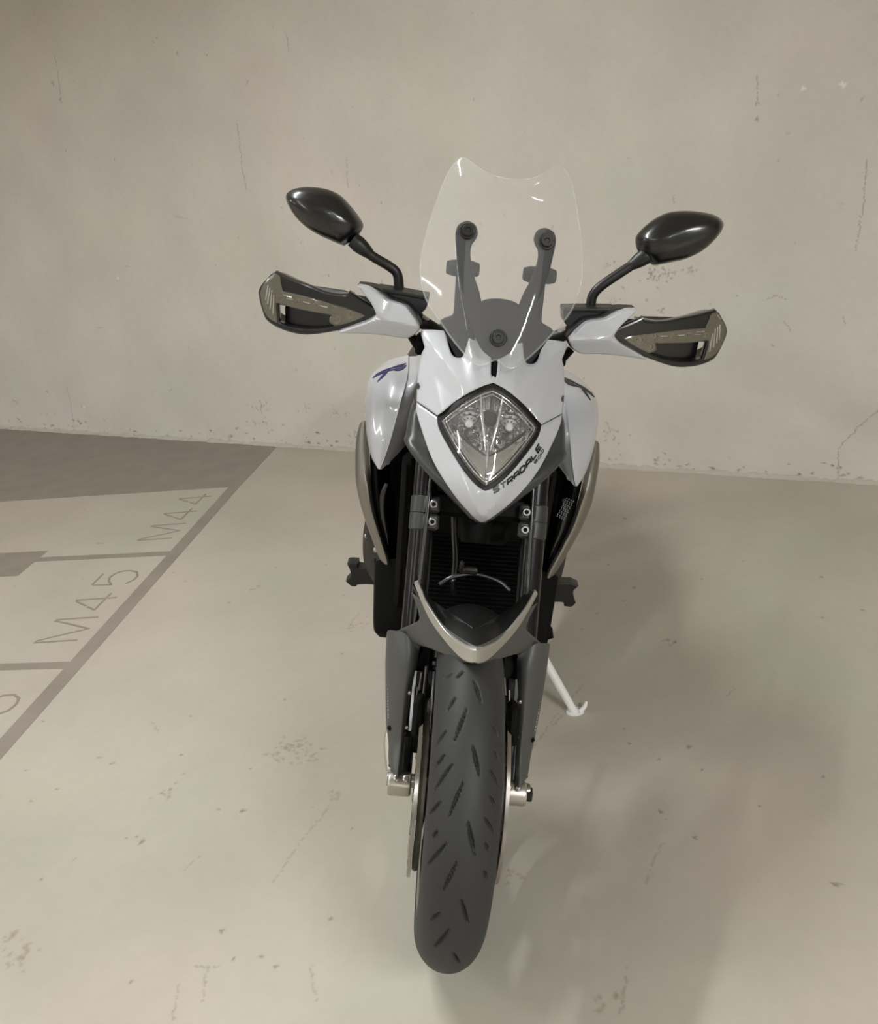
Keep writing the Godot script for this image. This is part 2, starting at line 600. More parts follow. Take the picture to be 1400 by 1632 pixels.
func room() -> void:
	var rng := RandomNumberGenerator.new()
	rng.seed = 5
	# floor
	var fi := ground_image(Vector2i(2048, 2048), Color(0.70, 0.672, 0.622), 3, 0.006, 0.045, 0.012, 0.02)
	var dirt := Color(0.40, 0.37, 0.31)
	for s in FLOOR_SPECKS: speck(fi, rng, floor_px(Vector2(s[0], s[1])), s[2] * 0.75, dirt, 0.6, rng.randf_range(1.0, 1.9), rng.randf() * 3.0)
	for s in FLOOR_PATCHES:
		for k in int(s[3]):
			var off: Vector2 = Vector2(rng.randfn(), rng.randfn()) * float(s[2])
			speck(fi, rng, floor_px(Vector2(s[0], s[1])) + off, rng.randf_range(0.5, 1.5), Color(0.56, 0.50, 0.43), 0.5, rng.randf_range(1.0, 2.0), rng.randf() * 3.0)
	for k in 260:
		speck(fi, rng, Vector2(rng.randf() * 2048, rng.randf() * 2048), rng.randf_range(0.4, 1.1), dirt, rng.randf_range(0.25, 0.6), rng.randf_range(1.0, 2.4), rng.randf() * 3.0)
	for s in FLOOR_LINES:
		scratch(fi, rng, [floor_px(s[0]), floor_px(s[1])], s[2] * 0.7, Color(0.50, 0.47, 0.41), 0.4, 0.25)
	var fm := mat(Color(1, 1, 1), 0.5)
	fm.albedo_texture = ImageTexture.create_from_image(fi)
	fm.metallic_specular = 0.45
	fm.roughness_texture = noise_tex(0.012, Color(0.55, 0.55, 0.55), Color(1.0, 1.0, 1.0), 21)
	fm.roughness = 0.56
	var floor_mesh := uv_slab(14.0, 12.0, 0.2, Rect2(FLOOR_RECT.position.x, FLOOR_RECT.position.y, FLOOR_RECT.size.x, FLOOR_RECT.size.y))
	# slab drawn in x, y: turned so that y runs away from the wall
	var fo := structure("floor", floor_mesh, fm, Transform3D(Basis(WALL_T, -WALL_N, Vector3.UP), room_point(0, 0, 11.4)))
	fo.mesh = floor_uv(fo.mesh)
	# back wall
	var wi := ground_image(Vector2i(2048, 780), Color(0.80, 0.775, 0.738), 31, 0.007, 0.035, 0.012, 0.012)
	var crack := Color(0.43, 0.39, 0.34)
	for s in WALL_CRACKS:
		var pts := []
		for q in s[1]: pts.append(wall_px(q))
		scratch(wi, rng, pts, s[0], crack, 0.42, 0.12)
	for s in WALL_SPECKS:
		for k in int(s[3]):
			speck(wi, rng, wall_px(Vector2(s[0], s[1])) + Vector2(rng.randfn(), rng.randfn() * 0.6) * s[2], rng.randf_range(0.4, 1.0), crack, rng.randf_range(0.2, 0.6), rng.randf_range(1.0, 2.5), rng.randf() * 3.0)
	for s in WALL_CHIPS: speck(wi, rng, wall_px(s), 2.2, Color(0.9, 0.89, 0.86), 0.9)
	for k in 260:
		speck(wi, rng, Vector2(rng.randf() * 2048, rng.randf() * 760), rng.randf_range(0.4, 1.0), crack, rng.randf_range(0.15, 0.45), rng.randf_range(1.0, 3.0), rng.randfn() * 0.6 + 1.5)
	for k in 420:   # grey flecks and pale efflorescence on the lowest hand's breadth
		speck(wi, rng, wall_px(Vector2(rng.randf_range(-4.0, 4.0), absf(rng.randfn()) * 0.05)), rng.randf_range(0.5, 1.6), crack if k % 2 == 0 else Color(0.80, 0.78, 0.73), rng.randf_range(0.3, 0.8), rng.randf_range(1.0, 3.0), rng.randfn() * 0.3)
	var wm := mat(Color(1, 1, 1), 0.62)
	wm.albedo_texture = ImageTexture.create_from_image(wi)
	wm.metallic_specular = 0.35
	wm.heightmap_enabled = false
	structure("wall_back", uv_slab(14.0, CEILING + 0.2, 0.25, WALL_RECT), wm, Transform3D(room_basis(), room_point(0, 0, 0)))
	# rough bead of mortar and paint where the wall meets the floor
	var bead := MB.new()
	var rows := []
	var bn := FastNoiseLite.new(); bn.seed = 4; bn.frequency = 0.9; bn.fractal_octaves = 4
	for i in 700:
		var t := -3.5 + i * 0.01
		var s := 0.010 + 0.008 * bn.get_noise_1d(t * 8.0) + 0.006 * bn.get_noise_1d(t * 31.0 + 9.0)
		s = maxf(0.003, s)
		rows.append(PackedVector3Array([Vector3(t, s * 1.5, -0.01), Vector3(t, s * 1.5, 0.002), Vector3(t, s, s * 0.6), Vector3(t, s * 0.4, s), Vector3(t, -0.002, s * 1.3)]))
	bead.grid(rows)
	var bo := structure("trim_1", bead.mesh(60.0), mat(Color(0.70, 0.68, 0.63), 0.7), Transform3D(room_basis(), room_point(0, 0, 0)))
	bo.set_meta("label", "rough painted mortar bead where the wall meets the floor")
	# the rest of the garage, behind the camera and to its sides
	var plain := mat(Color(0.78, 0.765, 0.73), 0.7)
	structure("wall_front", uv_slab(14.0, CEILING + 0.2, 0.25, WALL_RECT), plain, Transform3D(Basis(-WALL_T, Vector3.UP, -WALL_N), room_point(0, 0, 10.0)))
	structure("wall_left", uv_slab(10.5, CEILING + 0.2, 0.25, WALL_RECT), plain, Transform3D(Basis(-WALL_N, Vector3.UP, WALL_T), room_point(-6.5, 0, 5.0)))
	structure("wall_right", uv_slab(10.5, CEILING + 0.2, 0.25, WALL_RECT), plain, Transform3D(Basis(WALL_N, Vector3.UP, -WALL_T), room_point(6.5, 0, 5.0)))
	structure("ceiling", uv_slab(14.0, 11.0, 0.25, FLOOR_RECT), mat(Color(0.80, 0.785, 0.75), 0.8), Transform3D(Basis(WALL_T, WALL_N, Vector3.DOWN), room_point(0, CEILING, -0.5)))

func floor_uv(m: ArrayMesh) -> ArrayMesh:
	var a := m.surface_get_arrays(0)
	var vs: PackedVector3Array = a[Mesh.ARRAY_VERTEX]
	var uv := PackedVector2Array()
	for p in vs: uv.append(Vector2((p.x - FLOOR_RECT.position.x) / FLOOR_RECT.size.x, (11.4 - p.y - FLOOR_RECT.position.y) / FLOOR_RECT.size.y))
	a[Mesh.ARRAY_TEX_UV] = uv
	var o := ArrayMesh.new()
	o.add_surface_from_arrays(Mesh.PRIMITIVE_TRIANGLES, a)
	return o

const FLOOR_SPECKS := [[-0.8848, -1.8485, 0.9], [-0.8907, -1.847, 0.9], [-1.1506, -2.0747, 0.9], [-0.9986, -1.7718, 1], [-0.7277, -1.7124, 1.2], [-0.7093, -1.7228, 1.6], [-0.5185, -1.6191, 1.8], [-0.5761, -1.6343, 1], [-0.7707, -1.5712, 1], [-0.7302, -1.5516, 1.8], [-0.922, -1.4695, 1], [-0.5039, -1.2791, 1.5], [-0.6492, -1.1888, 1], [-0.7493, -1.5699, 0.8], [-0.7264, -2.0237, 1.2], [-0.7126, -1.8542, 1.5], [-0.8151, -3.1402, 1.2], [-0.7417, -2.6821, 1.3], [-0.6146, -2.9216, 1.2], [0.6951, -3.0273, 2.2], [0.5493, -2.6569, 1.4], [0.5933, -2.474, 2.2], [0.5408, -2.3965, 1], [0.4443, -2.3373, 1], [0.3831, -2.2585, 0.9], [0.8095, -2.4846, 1.6], [1.1641, -2.4121, 1.6], [1.061, -2.1733, 1.6], [1.1852, -2.1905, 1.4], [0.6223, -2.132, 1.8], [0.6635, -1.2333, 1.8], [0.3981, -1.4722, 1.4], [0.6063, -1.4589, 1.2], [0.7706, -1.5251, 1.2], [0.3897, -1.7087, 1.2], [0.4417, -1.6412, 1], [0.4471, -1.3886, 1.4], [0.5215, -1.6739, 1.8], [-0.3099, -2.3889, 1.3], [-0.3313, -2.2636, 1], [-0.4285, -2.9017, 1], [-0.4173, -1.2109, 1], [-0.4682, -1.2146, 1], [-0.3849, -1.1864, 1.2], [-0.5235, -1.7686, 1], [-0.4737, -2.0534, 1], [-0.2943, -1.2811, 1.3]]
const FLOOR_PATCHES := [[-0.4169, -1.849, 5, 22], [-0.4224, -1.7998, 7, 26], [-0.4527, -1.8173, 5, 12], [-0.3064, -1.6319, 3, 8], [-0.8867, -1.275, 4, 16], [-0.9263, -1.3122, 4, 10], [0.5963, -2.1409, 3, 6], [0.1954, -1.0514, 4, 8], [-0.6699, -2.7587, 6, 8], [-0.3124, -2.4367, 5, 12], [-1.3982, -3.3544, 3, 8], [0.0711, -1.3408, 4, 7], [-0.724, -1.7096, 5, 7]]
const FLOOR_LINES := [[Vector2(0.1552, -1.7252), Vector2(0.3351, -1.9741), 0.9], [Vector2(-0.3186, -1.6023), Vector2(-0.4176, -1.3849), 0.9], [Vector2(0.3807, -1.3808), Vector2(0.319, -1.2816), 0.9], [Vector2(0.2407, -1.1076), Vector2(0.203, -1.0156), 1.1], [Vector2(-0.8704, -1.5177), Vector2(-0.8648, -1.5336), 1.0], [Vector2(-0.8323, -2.0171), Vector2(-0.7981, -1.9636), 1.0], [Vector2(-0.3213, -2.4187), Vector2(-0.2859, -2.513), 0.7], [Vector2(-0.5869, -1.4874), Vector2(-0.625, -1.4483), 1], [Vector2(0.2202, -1.8009), Vector2(0.2726, -1.8767), 0.9], [Vector2(-0.5412, -1.2061), Vector2(-0.4898, -1.1929), 1.0], [Vector2(-0.5135, -1.1959), Vector2(-0.5099, -1.1246), 0.9], [Vector2(-0.5564, -1.1813), Vector2(-0.5523, -1.0933), 0.9], [Vector2(0.6745, -1.8513), Vector2(0.7035, -1.8883), 1.2], [Vector2(-0.3208, -1.1783), Vector2(-0.3079, -1.1002), 0.9]]
const WALL_CRACKS := [[0.7, [Vector2(-0.8611, 1.5494), Vector2(-0.8648, 1.4247), Vector2(-0.872, 1.3302), Vector2(-0.8683, 1.2665)]], [0.6, [Vector2(-1.8961, 1.9663), Vector2(-1.897, 1.9055), Vector2(-1.9153, 1.8093), Vector2(-1.9315, 1.7541)]], [0.6, [Vector2(-2.4302, 0.2927), Vector2(-2.4425, 0.1584), Vector2(-2.4595, 0.009)]], [0.7, [Vector2(1.8615, 0.2907), Vector2(1.8066, 0.2324), Vector2(1.7499, 0.1445), Vector2(1.7394, 0.1363), Vector2(1.7479, 0.0079)]], [0.6, [Vector2(1.7591, 1.1701), Vector2(1.7562, 1.0799), Vector2(1.7513, 0.9877), Vector2(1.7478, 0.8717)]], [0.5, [Vector2(-0.5231, 1.8655), Vector2(-0.5276, 1.7945)]], [0.5, [Vector2(-0.3001, 1.3614), Vector2(-0.3145, 1.2337)]], [0.5, [Vector2(1.4374, 0.7034), Vector2(1.4808, 0.7255), Vector2(1.5255, 0.7061)]], [0.5, [Vector2(1.5181, 0.6273), Vector2(1.5463, 0.5894)]], [0.6, [Vector2(1.4774, 0.5372), Vector2(1.4913, 0.5276)]], [0.5, [Vector2(1.7209, 0.6409), Vector2(1.7333, 0.6111)]], [0.6, [Vector2(1.1059, 1.106), Vector2(1.1129, 1.072)]], [0.4, [Vector2(-1.3347, 1.1774), Vector2(-1.2563, 1.1667)]], [0.5, [Vector2(-1.7453, 0.9539), Vector2(-1.7197, 0.9497)]], [0.5, [Vector2(-2.0629, 0.6297), Vector2(-2.0208, 0.6398)]], [0.6, [Vector2(-1.6423, 0.2745), Vector2(-1.5985, 0.3003)]], [0.5, [Vector2(1.3947, 1.474), Vector2(1.3978, 1.3849)]], [0.4, [Vector2(0.6227, 1.0209), Vector2(0.6228, 0.9229)]]]
const WALL_SPECKS := [[1.0625, 0.8081, 7, 26], [1.0381, 0.8185, 5, 14], [1.1109, 0.8255, 5, 8], [0.8506, 0.8398, 6, 8], [1.1822, 0.8276, 4, 8], [0.8602, 0.7207, 4, 6], [1.0619, 0.6745, 3, 6], [1.0001, 0.7176, 2, 3], [-1.9471, 1.8555, 2, 4], [-1.9286, 1.7739, 1.5, 4], [1.3979, 1.3829, 1, 3], [1.3995, 1.3366, 1, 3], [1.503, 1.2797, 1, 2], [-2.9176, 0.1826, 3, 10], [-2.6103, 0.254, 2, 3], [-2.3494, 0.1692, 1, 2], [-1.0246, 0.2059, 8, 22], [-1.062, 0.1294, 10, 16], [-0.7253, 0.216, 5, 8], [-0.541, 0.1898, 6, 10], [-0.4272, 0.0971, 6, 8], [-0.4668, 0.0789, 3, 5], [-0.4908, 0.0447, 2, 5], [1.0739, 0.5622, 6, 8], [0.8458, 0.1713, 6, 10], [0.8722, 0.1303, 5, 6], [1.7497, 0.0471, 3, 5], [-1.2313, 1.9512, 4, 2], [-0.2487, 1.2391, 1, 2], [-1.9707, 1.5386, 1, 2], [-0.9625, 1.8442, 1.5, 2], [-0.4923, 0.6857, 3, 4], [-0.4969, 0.8604, 3, 3], [-0.6083, 1.0213, 2, 3]]
const WALL_CHIPS := [Vector2(1.663, 1.4166), Vector2(1.6711, 1.41), Vector2(1.5444, 1.4172), Vector2(-2.3336, 0.1697), Vector2(-1.8188, 0.8949)]

# ---------------------------------------------------------------- bay markings, in bay axes: a across the separating line, b along it towards the camera
const BAY_AT := Vector3(-0.868, 0, -4.428)
const BAY_A := Vector3(0.98892, 0, 0.14846)
const BAY_B := Vector3(-0.14846, 0, 0.98892)

func bay(q: Vector2) -> Vector3:
	return BAY_AT + BAY_A * q.x + BAY_B * q.y

func paint_poly(pts: PackedVector2Array) -> MB:
	var mb := MB.new()
	var t := Geometry2D.triangulate_polygon(pts)
	var h := Vector3(0, 0.0006, 0)
	for k in t.size() / 3:
		mb.tri(bay(pts[t[k * 3]]) + h, bay(pts[t[k * 3 + 1]]) + h, bay(pts[t[k * 3 + 2]]) + h)
	for i in pts.size():
		var k := (i + 1) % pts.size()
		mb.quad(bay(pts[i]), bay(pts[k]), bay(pts[k]) + h, bay(pts[i]) + h)
	return mb

func floor_marks() -> void:
	var fl: Node3D = get_node("floor")
	var back := fl.transform.affine_inverse()
	var marks := []
	# long separating line, cross lines, corner block and the wedge against the wall
	marks.append(["separating_line", paint_poly(PackedVector2Array([Vector2(-0.012, 0.56), Vector2(0.043, 0.56), Vector2(0.043, 5.2), Vector2(-0.012, 5.2)]))])
	for b in [1.28, 2.08, 2.88, 3.68]:
		marks.append(["cross_line", paint_poly(PackedVector2Array([Vector2(-0.565 if b < 1.5 else -3.0, b - 0.02), Vector2(-0.012, b - 0.02), Vector2(-0.012, b + 0.02), Vector2(-0.565 if b < 1.5 else -3.0, b + 0.02)]))])
	marks.append(["block", paint_poly(PackedVector2Array([Vector2(-1.2, 1.2), Vector2(-0.565, 1.198), Vector2(-0.565, 1.425), Vector2(-1.2, 1.425)]))])
	marks.append(["wall_wedge", paint_poly(PackedVector2Array([Vector2(0.056, -0.02), Vector2(0.043, 0.56), Vector2(-0.012, 0.56), Vector2(-3.4, 0.62), Vector2(-3.4, -1.34)]))])
	for m in marks:
		var o := part(m[0], m[1], M.paint, fl)
		o.transform = back
	# stencilled bay numbers read from the separating line; strokes in bay axes
	var four := [[Vector2(-0.058, 0.000), Vector2(-0.209, 0.010)], [Vector2(-0.203, 0.018), Vector2(-0.146, 0.056)], [Vector2(-0.138, 0.062), Vector2(-0.099, 0.088), Vector2(-0.097, 0.010)], [Vector2(-0.097, -0.006), Vector2(-0.096, -0.035)]]
	var em := [[Vector2(-0.056, 0.072), Vector2(-0.205, 0.080)], [Vector2(-0.203, 0.070), Vector2(-0.054, -0.001), Vector2(-0.209, -0.064)], [Vector2(-0.208, -0.070), Vector2(-0.058, -0.078)]]
	var five := [[Vector2(-0.206, -0.046), Vector2(-0.207, 0.044)], [Vector2(-0.202, 0.047), Vector2(-0.126, 0.050)], [Vector2(-0.130, 0.046), Vector2(-0.152, 0.020), Vector2(-0.164, -0.012), Vector2(-0.156, -0.044), Vector2(-0.135, -0.062), Vector2(-0.105, -0.063), Vector2(-0.073, -0.048), Vector2(-0.054, -0.012), Vector2(-0.056, 0.018), Vector2(-0.074, 0.046)]]
	var six := [[Vector2(-0.209, -0.035), Vector2(-0.165, 0.035), Vector2(-0.135, 0.048)], [Vector2(-0.125, 0.052), Vector2(-0.09, 0.050), Vector2(-0.066, 0.030), Vector2(-0.060, 0.000), Vector2(-0.070, -0.030), Vector2(-0.095, -0.048), Vector2(-0.128, -0.046), Vector2(-0.150, -0.025), Vector2(-0.155, 0.005), Vector2(-0.146, 0.034)]]
	for g in [[em, 1.056, "letter"], [four, 0.843, "digit"], [four, 0.668, "digit"], [em, 1.857, "letter"], [four, 1.638, "digit"], [five, 1.485, "digit"], [em, 2.657, "letter"], [four, 2.438, "digit"], [six, 2.283, "digit"]]:
		var mb := MB.new()
		var ls := []
		for l in g[0]:
			var r := []
			for q in l: r.append(q + Vector2(0, g[1]))
			ls.append(r)
		strokes(mb, ls, 0.0085, bay, func(_q): return Vector3.UP, 0.0006)
		part(g[2], mb, M.paint, fl).transform = back

# ---------------------------------------------------------------- motorcycle, in its own axes
func steps(x: float, xs: Array, ys: Array) -> float:
	if x <= xs[0]: return ys[0]
	for i in xs.size() - 1:
		if x <= xs[i + 1]: return lerpf(ys[i], ys[i + 1], (x - xs[i]) / (xs[i + 1] - xs[i]))
	return ys[-1]

func soft(x: float, xs: Array, ys: Array) -> float:   # the same profile with its corners rounded
	return (steps(x - 0.012, xs, ys) + steps(x - 0.004, xs, ys) + steps(x + 0.004, xs, ys) + steps(x + 0.012, xs, ys)) * 0.25

const NOSE_Y := [0.7, 0.76, 0.8, 0.83, 0.9, 0.976, 1.007, 1.06, 1.12]
const NOSE_Z := [-0.165, -0.122, -0.112, -0.118, -0.158, -0.212, -0.239, -0.295, -0.36]
const SCREEN_Y := [0.95, 1.05, 1.215, 1.3, 1.36]
const SCREEN_Z := [-0.19, -0.226, -0.295, -0.335, -0.372]
const BEND_Y := [0.98, 1.05, 1.13, 1.2, 1.3]
const BEND_X := [0.035, 0.05, 0.075, 0.088, 0.088]

func nose(x: float, y: float) -> float:
	return soft(y, NOSE_Y, NOSE_Z) - 0.22 * (sqrt(x * x + 0.0001) - 0.01) - 3.2 * x * x

func ridge(x: float, y: float, a: Vector2, b: Vector2, w: float, h: float) -> float:   # a raised line between two points
	var p := Vector2(-absf(x), y)
	var t := clampf((p - a).dot(b - a) / (b - a).length_squared(), 0.0, 1.0)
	var d := p.distance_to(a.lerp(b, t)) / w
	return h * maxf(0.0, 1.0 - d) * (1.0 - 0.75 * t)

func nose_upper(x: float, y: float) -> float:
	var z := nose(x, y)
	z += ridge(x, y, Vector2(-0.1274, 1.0308), Vector2(-0.0519, 0.9722), 0.030, 0.020)
	z += ridge(x, y, Vector2(-0.0471, 1.0419), Vector2(-0.0302, 0.9722), 0.016, 0.012)
	z += ridge(x, y, Vector2(-0.0824, 0.923), Vector2(-0.112, 0.9899), 0.022, 0.008)
	return z

func nose_lower(x: float, y: float) -> float:
	var z := nose(x, y)
	z += ridge(x, y, Vector2(-0.0039, 0.7765), Vector2(-0.043, 0.8407), 0.020, 0.008)
	return z

func screen_z(x: float, y: float) -> float:
	var d := absf(x) - soft(y, BEND_Y, BEND_X)
	return soft(y, SCREEN_Y, SCREEN_Z) - 1.5 * x * x - 0.64 * 0.5 * (d + sqrt(d * d + 0.008 * 0.008)) + 0.012 * exp(-(pow((absf(x) - 0.042) / 0.034, 2.0) + pow((y - 1.312) / 0.026, 2.0)))

func bracket_z(x: float, y: float) -> float:
	return soft(y, SCREEN_Y, SCREEN_Z) - 0.010 - 0.3 * x * x

func guard_z(x: float, _y: float) -> float:
	var k := maxf(0.0, absf(x) - 0.17)
	return -0.355 - k * k - 0.05 * absf(x)

func wing_z(x: float, _y: float) -> float:
	return 0.085 - 1.65 * (sqrt(x * x + 0.00006) - 0.004)

func fork_at(y: float) -> float:
	return -0.03 - 0.46 * (y - 0.3)

func motorcycle() -> void:
	var b := Node3D.new()
	b.name = "motorcycle"
	add_child(b)
	b.transform = Transform3D(Basis(Vector3.UP, deg_to_rad(-3.7166)) * Basis(Vector3.BACK, deg_to_rad(-10.4004)), Vector3(-0.0739, 0, -1.2727))
	b.set_meta("label", "white and grey naked motorcycle with clear windscreen leaning on its side stand")
	b.set_meta("category", "motorcycle")
	front_wheel(b)
	fork(b)
	fender(b)
	nose_fairing(b)
	windscreen(b)
	for s in [-1.0, 1.0]: controls(b, s)
	bodywork(b)
	engine_bay(b)
	rear(b)
	stand(b)

func front_wheel(b: Node3D) -> void:
	# tyre: turned profile with the tread sipes pressed in
	var cuts: Array = [Vector4(61.25, -0.0079, 51.75, -0.0236), Vector4(40.5, -0.0074, 30.25, -0.0245), Vector4(18.75, -0.0074, 8.5, -0.0241), Vector4(-3.5, -0.0084, -14.5, -0.0259), Vector4(70.75, 0.002, 63.75, 0.0133), Vector4(50.75, 0.003, 42.5, 0.0157), Vector4(29.5, 0.004, 20.75, 0.0171), Vector4(7.5, 0.0035, -1.25, 0.0176), Vector4(-14.25, 0.002, -22.5, 0.0148), Vector4(65.25, -0.0263, 61.75, -0.0374), Vector4(55, -0.037, 51.5, -0.0499), Vector4(47.75, -0.037, 44.25, -0.0491), Vector4(45, -0.0245, 37.25, -0.0475), Vector4(34.25, -0.037, 29.5, -0.0519), Vector4(25.75, -0.0385, 23.25, -0.0452), Vector4(23.25, -0.0241, 14.25, -0.0475), Vector4(1.25, -0.0245, -3.5, -0.0355), Vector4(44.5, 0.0315, 40.25, 0.0467), Vector4(37, 0.0335, 34, 0.0446), Vector4(31, 0.0281, 26.5, 0.0433), Vector4(23.5, 0.0323, 21.5, 0.0378), Vector4(15.25, 0.0339, 12.5, 0.04), Vector4(57.75, 0.0319, 55, 0.0424), Vector4(50.25, 0.0359, 47.75, 0.0449), Vector4(74.75, -0.0157, 72.5, -0.0259), Vector4(74.75, -0.0335, 74.75, -0.0446)]
	var all := []
	for c in cuts: all.append(c)
	for c in cuts:   # the same pattern carried on round the hidden part
		all.append(Vector4(c.x + 142.0, c.y, c.z + 142.0, c.w))
		if c.x > -5.0 and c.x < 40.0: all.append(Vector4(c.x + 235.0, c.y, c.z + 235.0, c.w))
	var na := 900
	var nc := 96
	var vs := PackedVector3Array()
	var ns := PackedVector3Array()
	var pos := []
	for i in na:
		var s := 360.0 * i / na
		var sr := deg_to_rad(s)
		var near := []
		for c in all:
			var d0 := wrapf(s - c.x, -180.0, 180.0)
			if absf(d0) < 16.0: near.append([d0, c])
		var row := PackedVector3Array()
		for j in nc + 1:
			var a := deg_to_rad(lerpf(-104.0, 104.0, float(j) / nc))
			var x := 0.057 * sin(a)
			var arc := 0.062 * a
			var dip := 0.0
			for g in near:
				var c: Vector4 = g[1]
				var p := Vector2(deg_to_rad(g[0]) * 0.29, arc)
				var e := Vector2(deg_to_rad(wrapf(c.z - c.x, -180.0, 180.0)) * 0.29, 0.062 * (asin(clampf(c.w / 0.057, -1, 1)) - asin(clampf(c.y / 0.057, -1, 1))))
				p.y -= 0.062 * asin(clampf(c.y / 0.057, -1, 1))
				var t := clampf(p.dot(e) / e.length_squared(), 0.0, 1.0)
				var w := 0.0019 * (0.45 + 1.1 * sin(PI * clampf(t, 0.05, 0.95)))
				dip = maxf(dip, clampf((w - p.distance_to(e * t)) / 0.0009, 0.0, 1.0))
			var r := 0.236 + 0.064 * cos(a) - dip * 0.006 * maxf(0.2, cos(a))
			row.append(Vector3(x * (1.0 - dip * 0.05 * absf(sin(a))), r * sin(sr), r * cos(sr)))
		pos.append(row)
	var idx := PackedInt32Array()
	for i in na:
		for j in nc + 1:
			vs.append(pos[i][j])
			var du: Vector3 = pos[i][mini(j + 1, nc)] - pos[i][maxi(j - 1, 0)]
			var dv: Vector3 = pos[(i + 1) % na][j] - pos[(i + na - 1) % na][j]
			var nrm := dv.cross(du).normalized()
			var out := Vector3(pos[i][j].x, pos[i][j].y * 0.2, pos[i][j].z * 0.2)
			ns.append(nrm if nrm.dot(out) > 0.0 else -nrm)
			if j < nc:
				var k := (i + 1) % na
				idx.append_array([i * (nc + 1) + j, k * (nc + 1) + j, i * (nc + 1) + j + 1, i * (nc + 1) + j + 1, k * (nc + 1) + j, k * (nc + 1) + j + 1])
	var arr := []
	arr.resize(Mesh.ARRAY_MAX)
	arr[Mesh.ARRAY_VERTEX] = vs
	arr[Mesh.ARRAY_NORMAL] = ns
	arr[Mesh.ARRAY_INDEX] = idx
	var tm := ArrayMesh.new()
	tm.add_surface_from_arrays(Mesh.PRIMITIVE_TRIANGLES, arr)
	var ty := put("front_tire", tm, M.rubber, b)
	ty.position = Vector3(0, 0.3, 0)
	var hub := Vector3(0, 0.3, 0)
	# rim, hub and five split spokes
	var rim_mb := MB.new()
	turned(rim_mb, PackedVector2Array([Vector2(0.2, -0.052), Vector2(0.226, -0.056), Vector2(0.232, -0.05), Vector2(0.222, -0.04), Vector2(0.205, -0.02), Vector2(0.205, 0.02), Vector2(0.222, 0.04), Vector2(0.232, 0.05), Vector2(0.226, 0.056), Vector2(0.2, 0.052), Vector2(0.192, 0.02), Vector2(0.192, -0.02), Vector2(0.2, -0.052)]), hub, Vector3.RIGHT, 72, false)
	var rw := part("front_rim", rim_mb, M.gloss_black, b)
	for k in 5:
		var sp := MB.new()
		for q in [-0.12, 0.12]:
			var a0: float = TAU * k / 5 + q * 0.5
			var a1: float = TAU * k / 5 + q
			tube(sp, PackedVector3Array([hub + Vector3(0, sin(a0), cos(a0)) * 0.03, hub + Vector3(0, sin(a1), cos(a1)) * 0.198]), [0.014, 0.010], 10, 4)
		part("spoke", sp, M.gloss_black, rw)
	var hb := MB.new()
	turned(hb, PackedVector2Array([Vector2(0.024, -0.06), Vector2(0.034, -0.055), Vector2(0.034, 0.055), Vector2(0.024, 0.06)]), hub, Vector3.RIGHT, 28)
	part("hub", hb, M.gloss_black, rw)
	var ax := MB.new()
	turned(ax, PackedVector2Array([Vector2(0.011, -0.126), Vector2(0.0125, -0.124), Vector2(0.0125, 0.128), Vector2(0.011, 0.130)]), hub, Vector3.RIGHT, 20)
	part("axle", ax, M.steel, rw)
	for s in [-1.0, 1.0]:
		var dm := MB.new()
		# drilled-look rotor: outer ring with wave edge, inner carrier
		var rings := []
		for lay in [[0.118, 0.003], [0.16, 0.003], [0.16, -0.003], [0.118, -0.003]]:
			var ring := PackedVector3Array()
			for k in 180:
				var a := TAU * k / 180.0
				var r: float = lay[0] + (0.001 * sin(a * 10.0) if lay[0] > 0.15 else 0.0015 * sin(a * 20.0))
				ring.append(hub + Vector3(s * (0.074 + lay[1]), sin(a) * r, cos(a) * r))
			rings.append(ring)
		dm.grid(rings, true, true)
		var disc := part("brake_disc", dm, M.steel, b, 30.0)
		var cm := MB.new()
		turned(cm, PackedVector2Array([Vector2(0.088, -0.004), Vector2(0.092, -0.006), Vector2(0.146, -0.005), Vector2(0.149, 0.0), Vector2(0.146, 0.005), Vector2(0.092, 0.006), Vector2(0.088, 0.004), Vector2(0.088, -0.004)]), hub + Vector3(s * 0.064, 0, 0), Vector3.RIGHT, 60, false)
		part("disc_carrier", cm, M.alloy, disc)
		for k in 5:   # arms of the carrier
			var a := TAU * k / 5.0
			var am := MB.new()
			tube(am, PackedVector3Array([hub + Vector3(s * 0.058, sin(a) * 0.03, cos(a) * 0.03), hub + Vector3(s * 0.064, sin(a) * 0.094, cos(a) * 0.094)]), [0.012, 0.008], 10, 4, 0.6)
			part("carrier_arm", am, M.casting, disc)
		for k in 10:
			var a := TAU * (k + 0.5) / 10.0
			var bm := MB.new()
			turned(bm, PackedVector2Array([Vector2(0.006, -0.004), Vector2(0.008, -0.003), Vector2(0.008, 0.003), Vector2(0.006, 0.004)]), hub + Vector3(s * 0.075, sin(a) * 0.113, cos(a) * 0.113), Vector3.RIGHT, 12)
			part("disc_button", bm, M.alloy, disc)
		for k in 40:
			var a := TAU * k / 40.0
			var r: float = [0.128, 0.139, 0.150][k % 3]
			var hm := MB.new()
			turned(hm, PackedVector2Array([Vector2(0.0035, -0.0032), Vector2(0.0042, -0.0028), Vector2(0.0042, 0.0028), Vector2(0.0035, 0.0032)]), hub + Vector3(s * 0.074, sin(a) * r, cos(a) * r), Vector3.RIGHT, 8)
			part("drill_hole", hm, M.deep, disc)
		# radial caliper behind the fork leg, bolted over the rotor
		var kal := MB.new()
		var kb := Basis(Vector3.RIGHT, deg_to_rad(62.0))
		block(kal, hub + Vector3(s * 0.092, 0.115, -0.085), Vector3(0.030, 0.065, 0.13), 0.012, kb)
		block(kal, hub + Vector3(s * 0.058, 0.115, -0.085), Vector3(0.020, 0.06, 0.125), 0.008, kb)
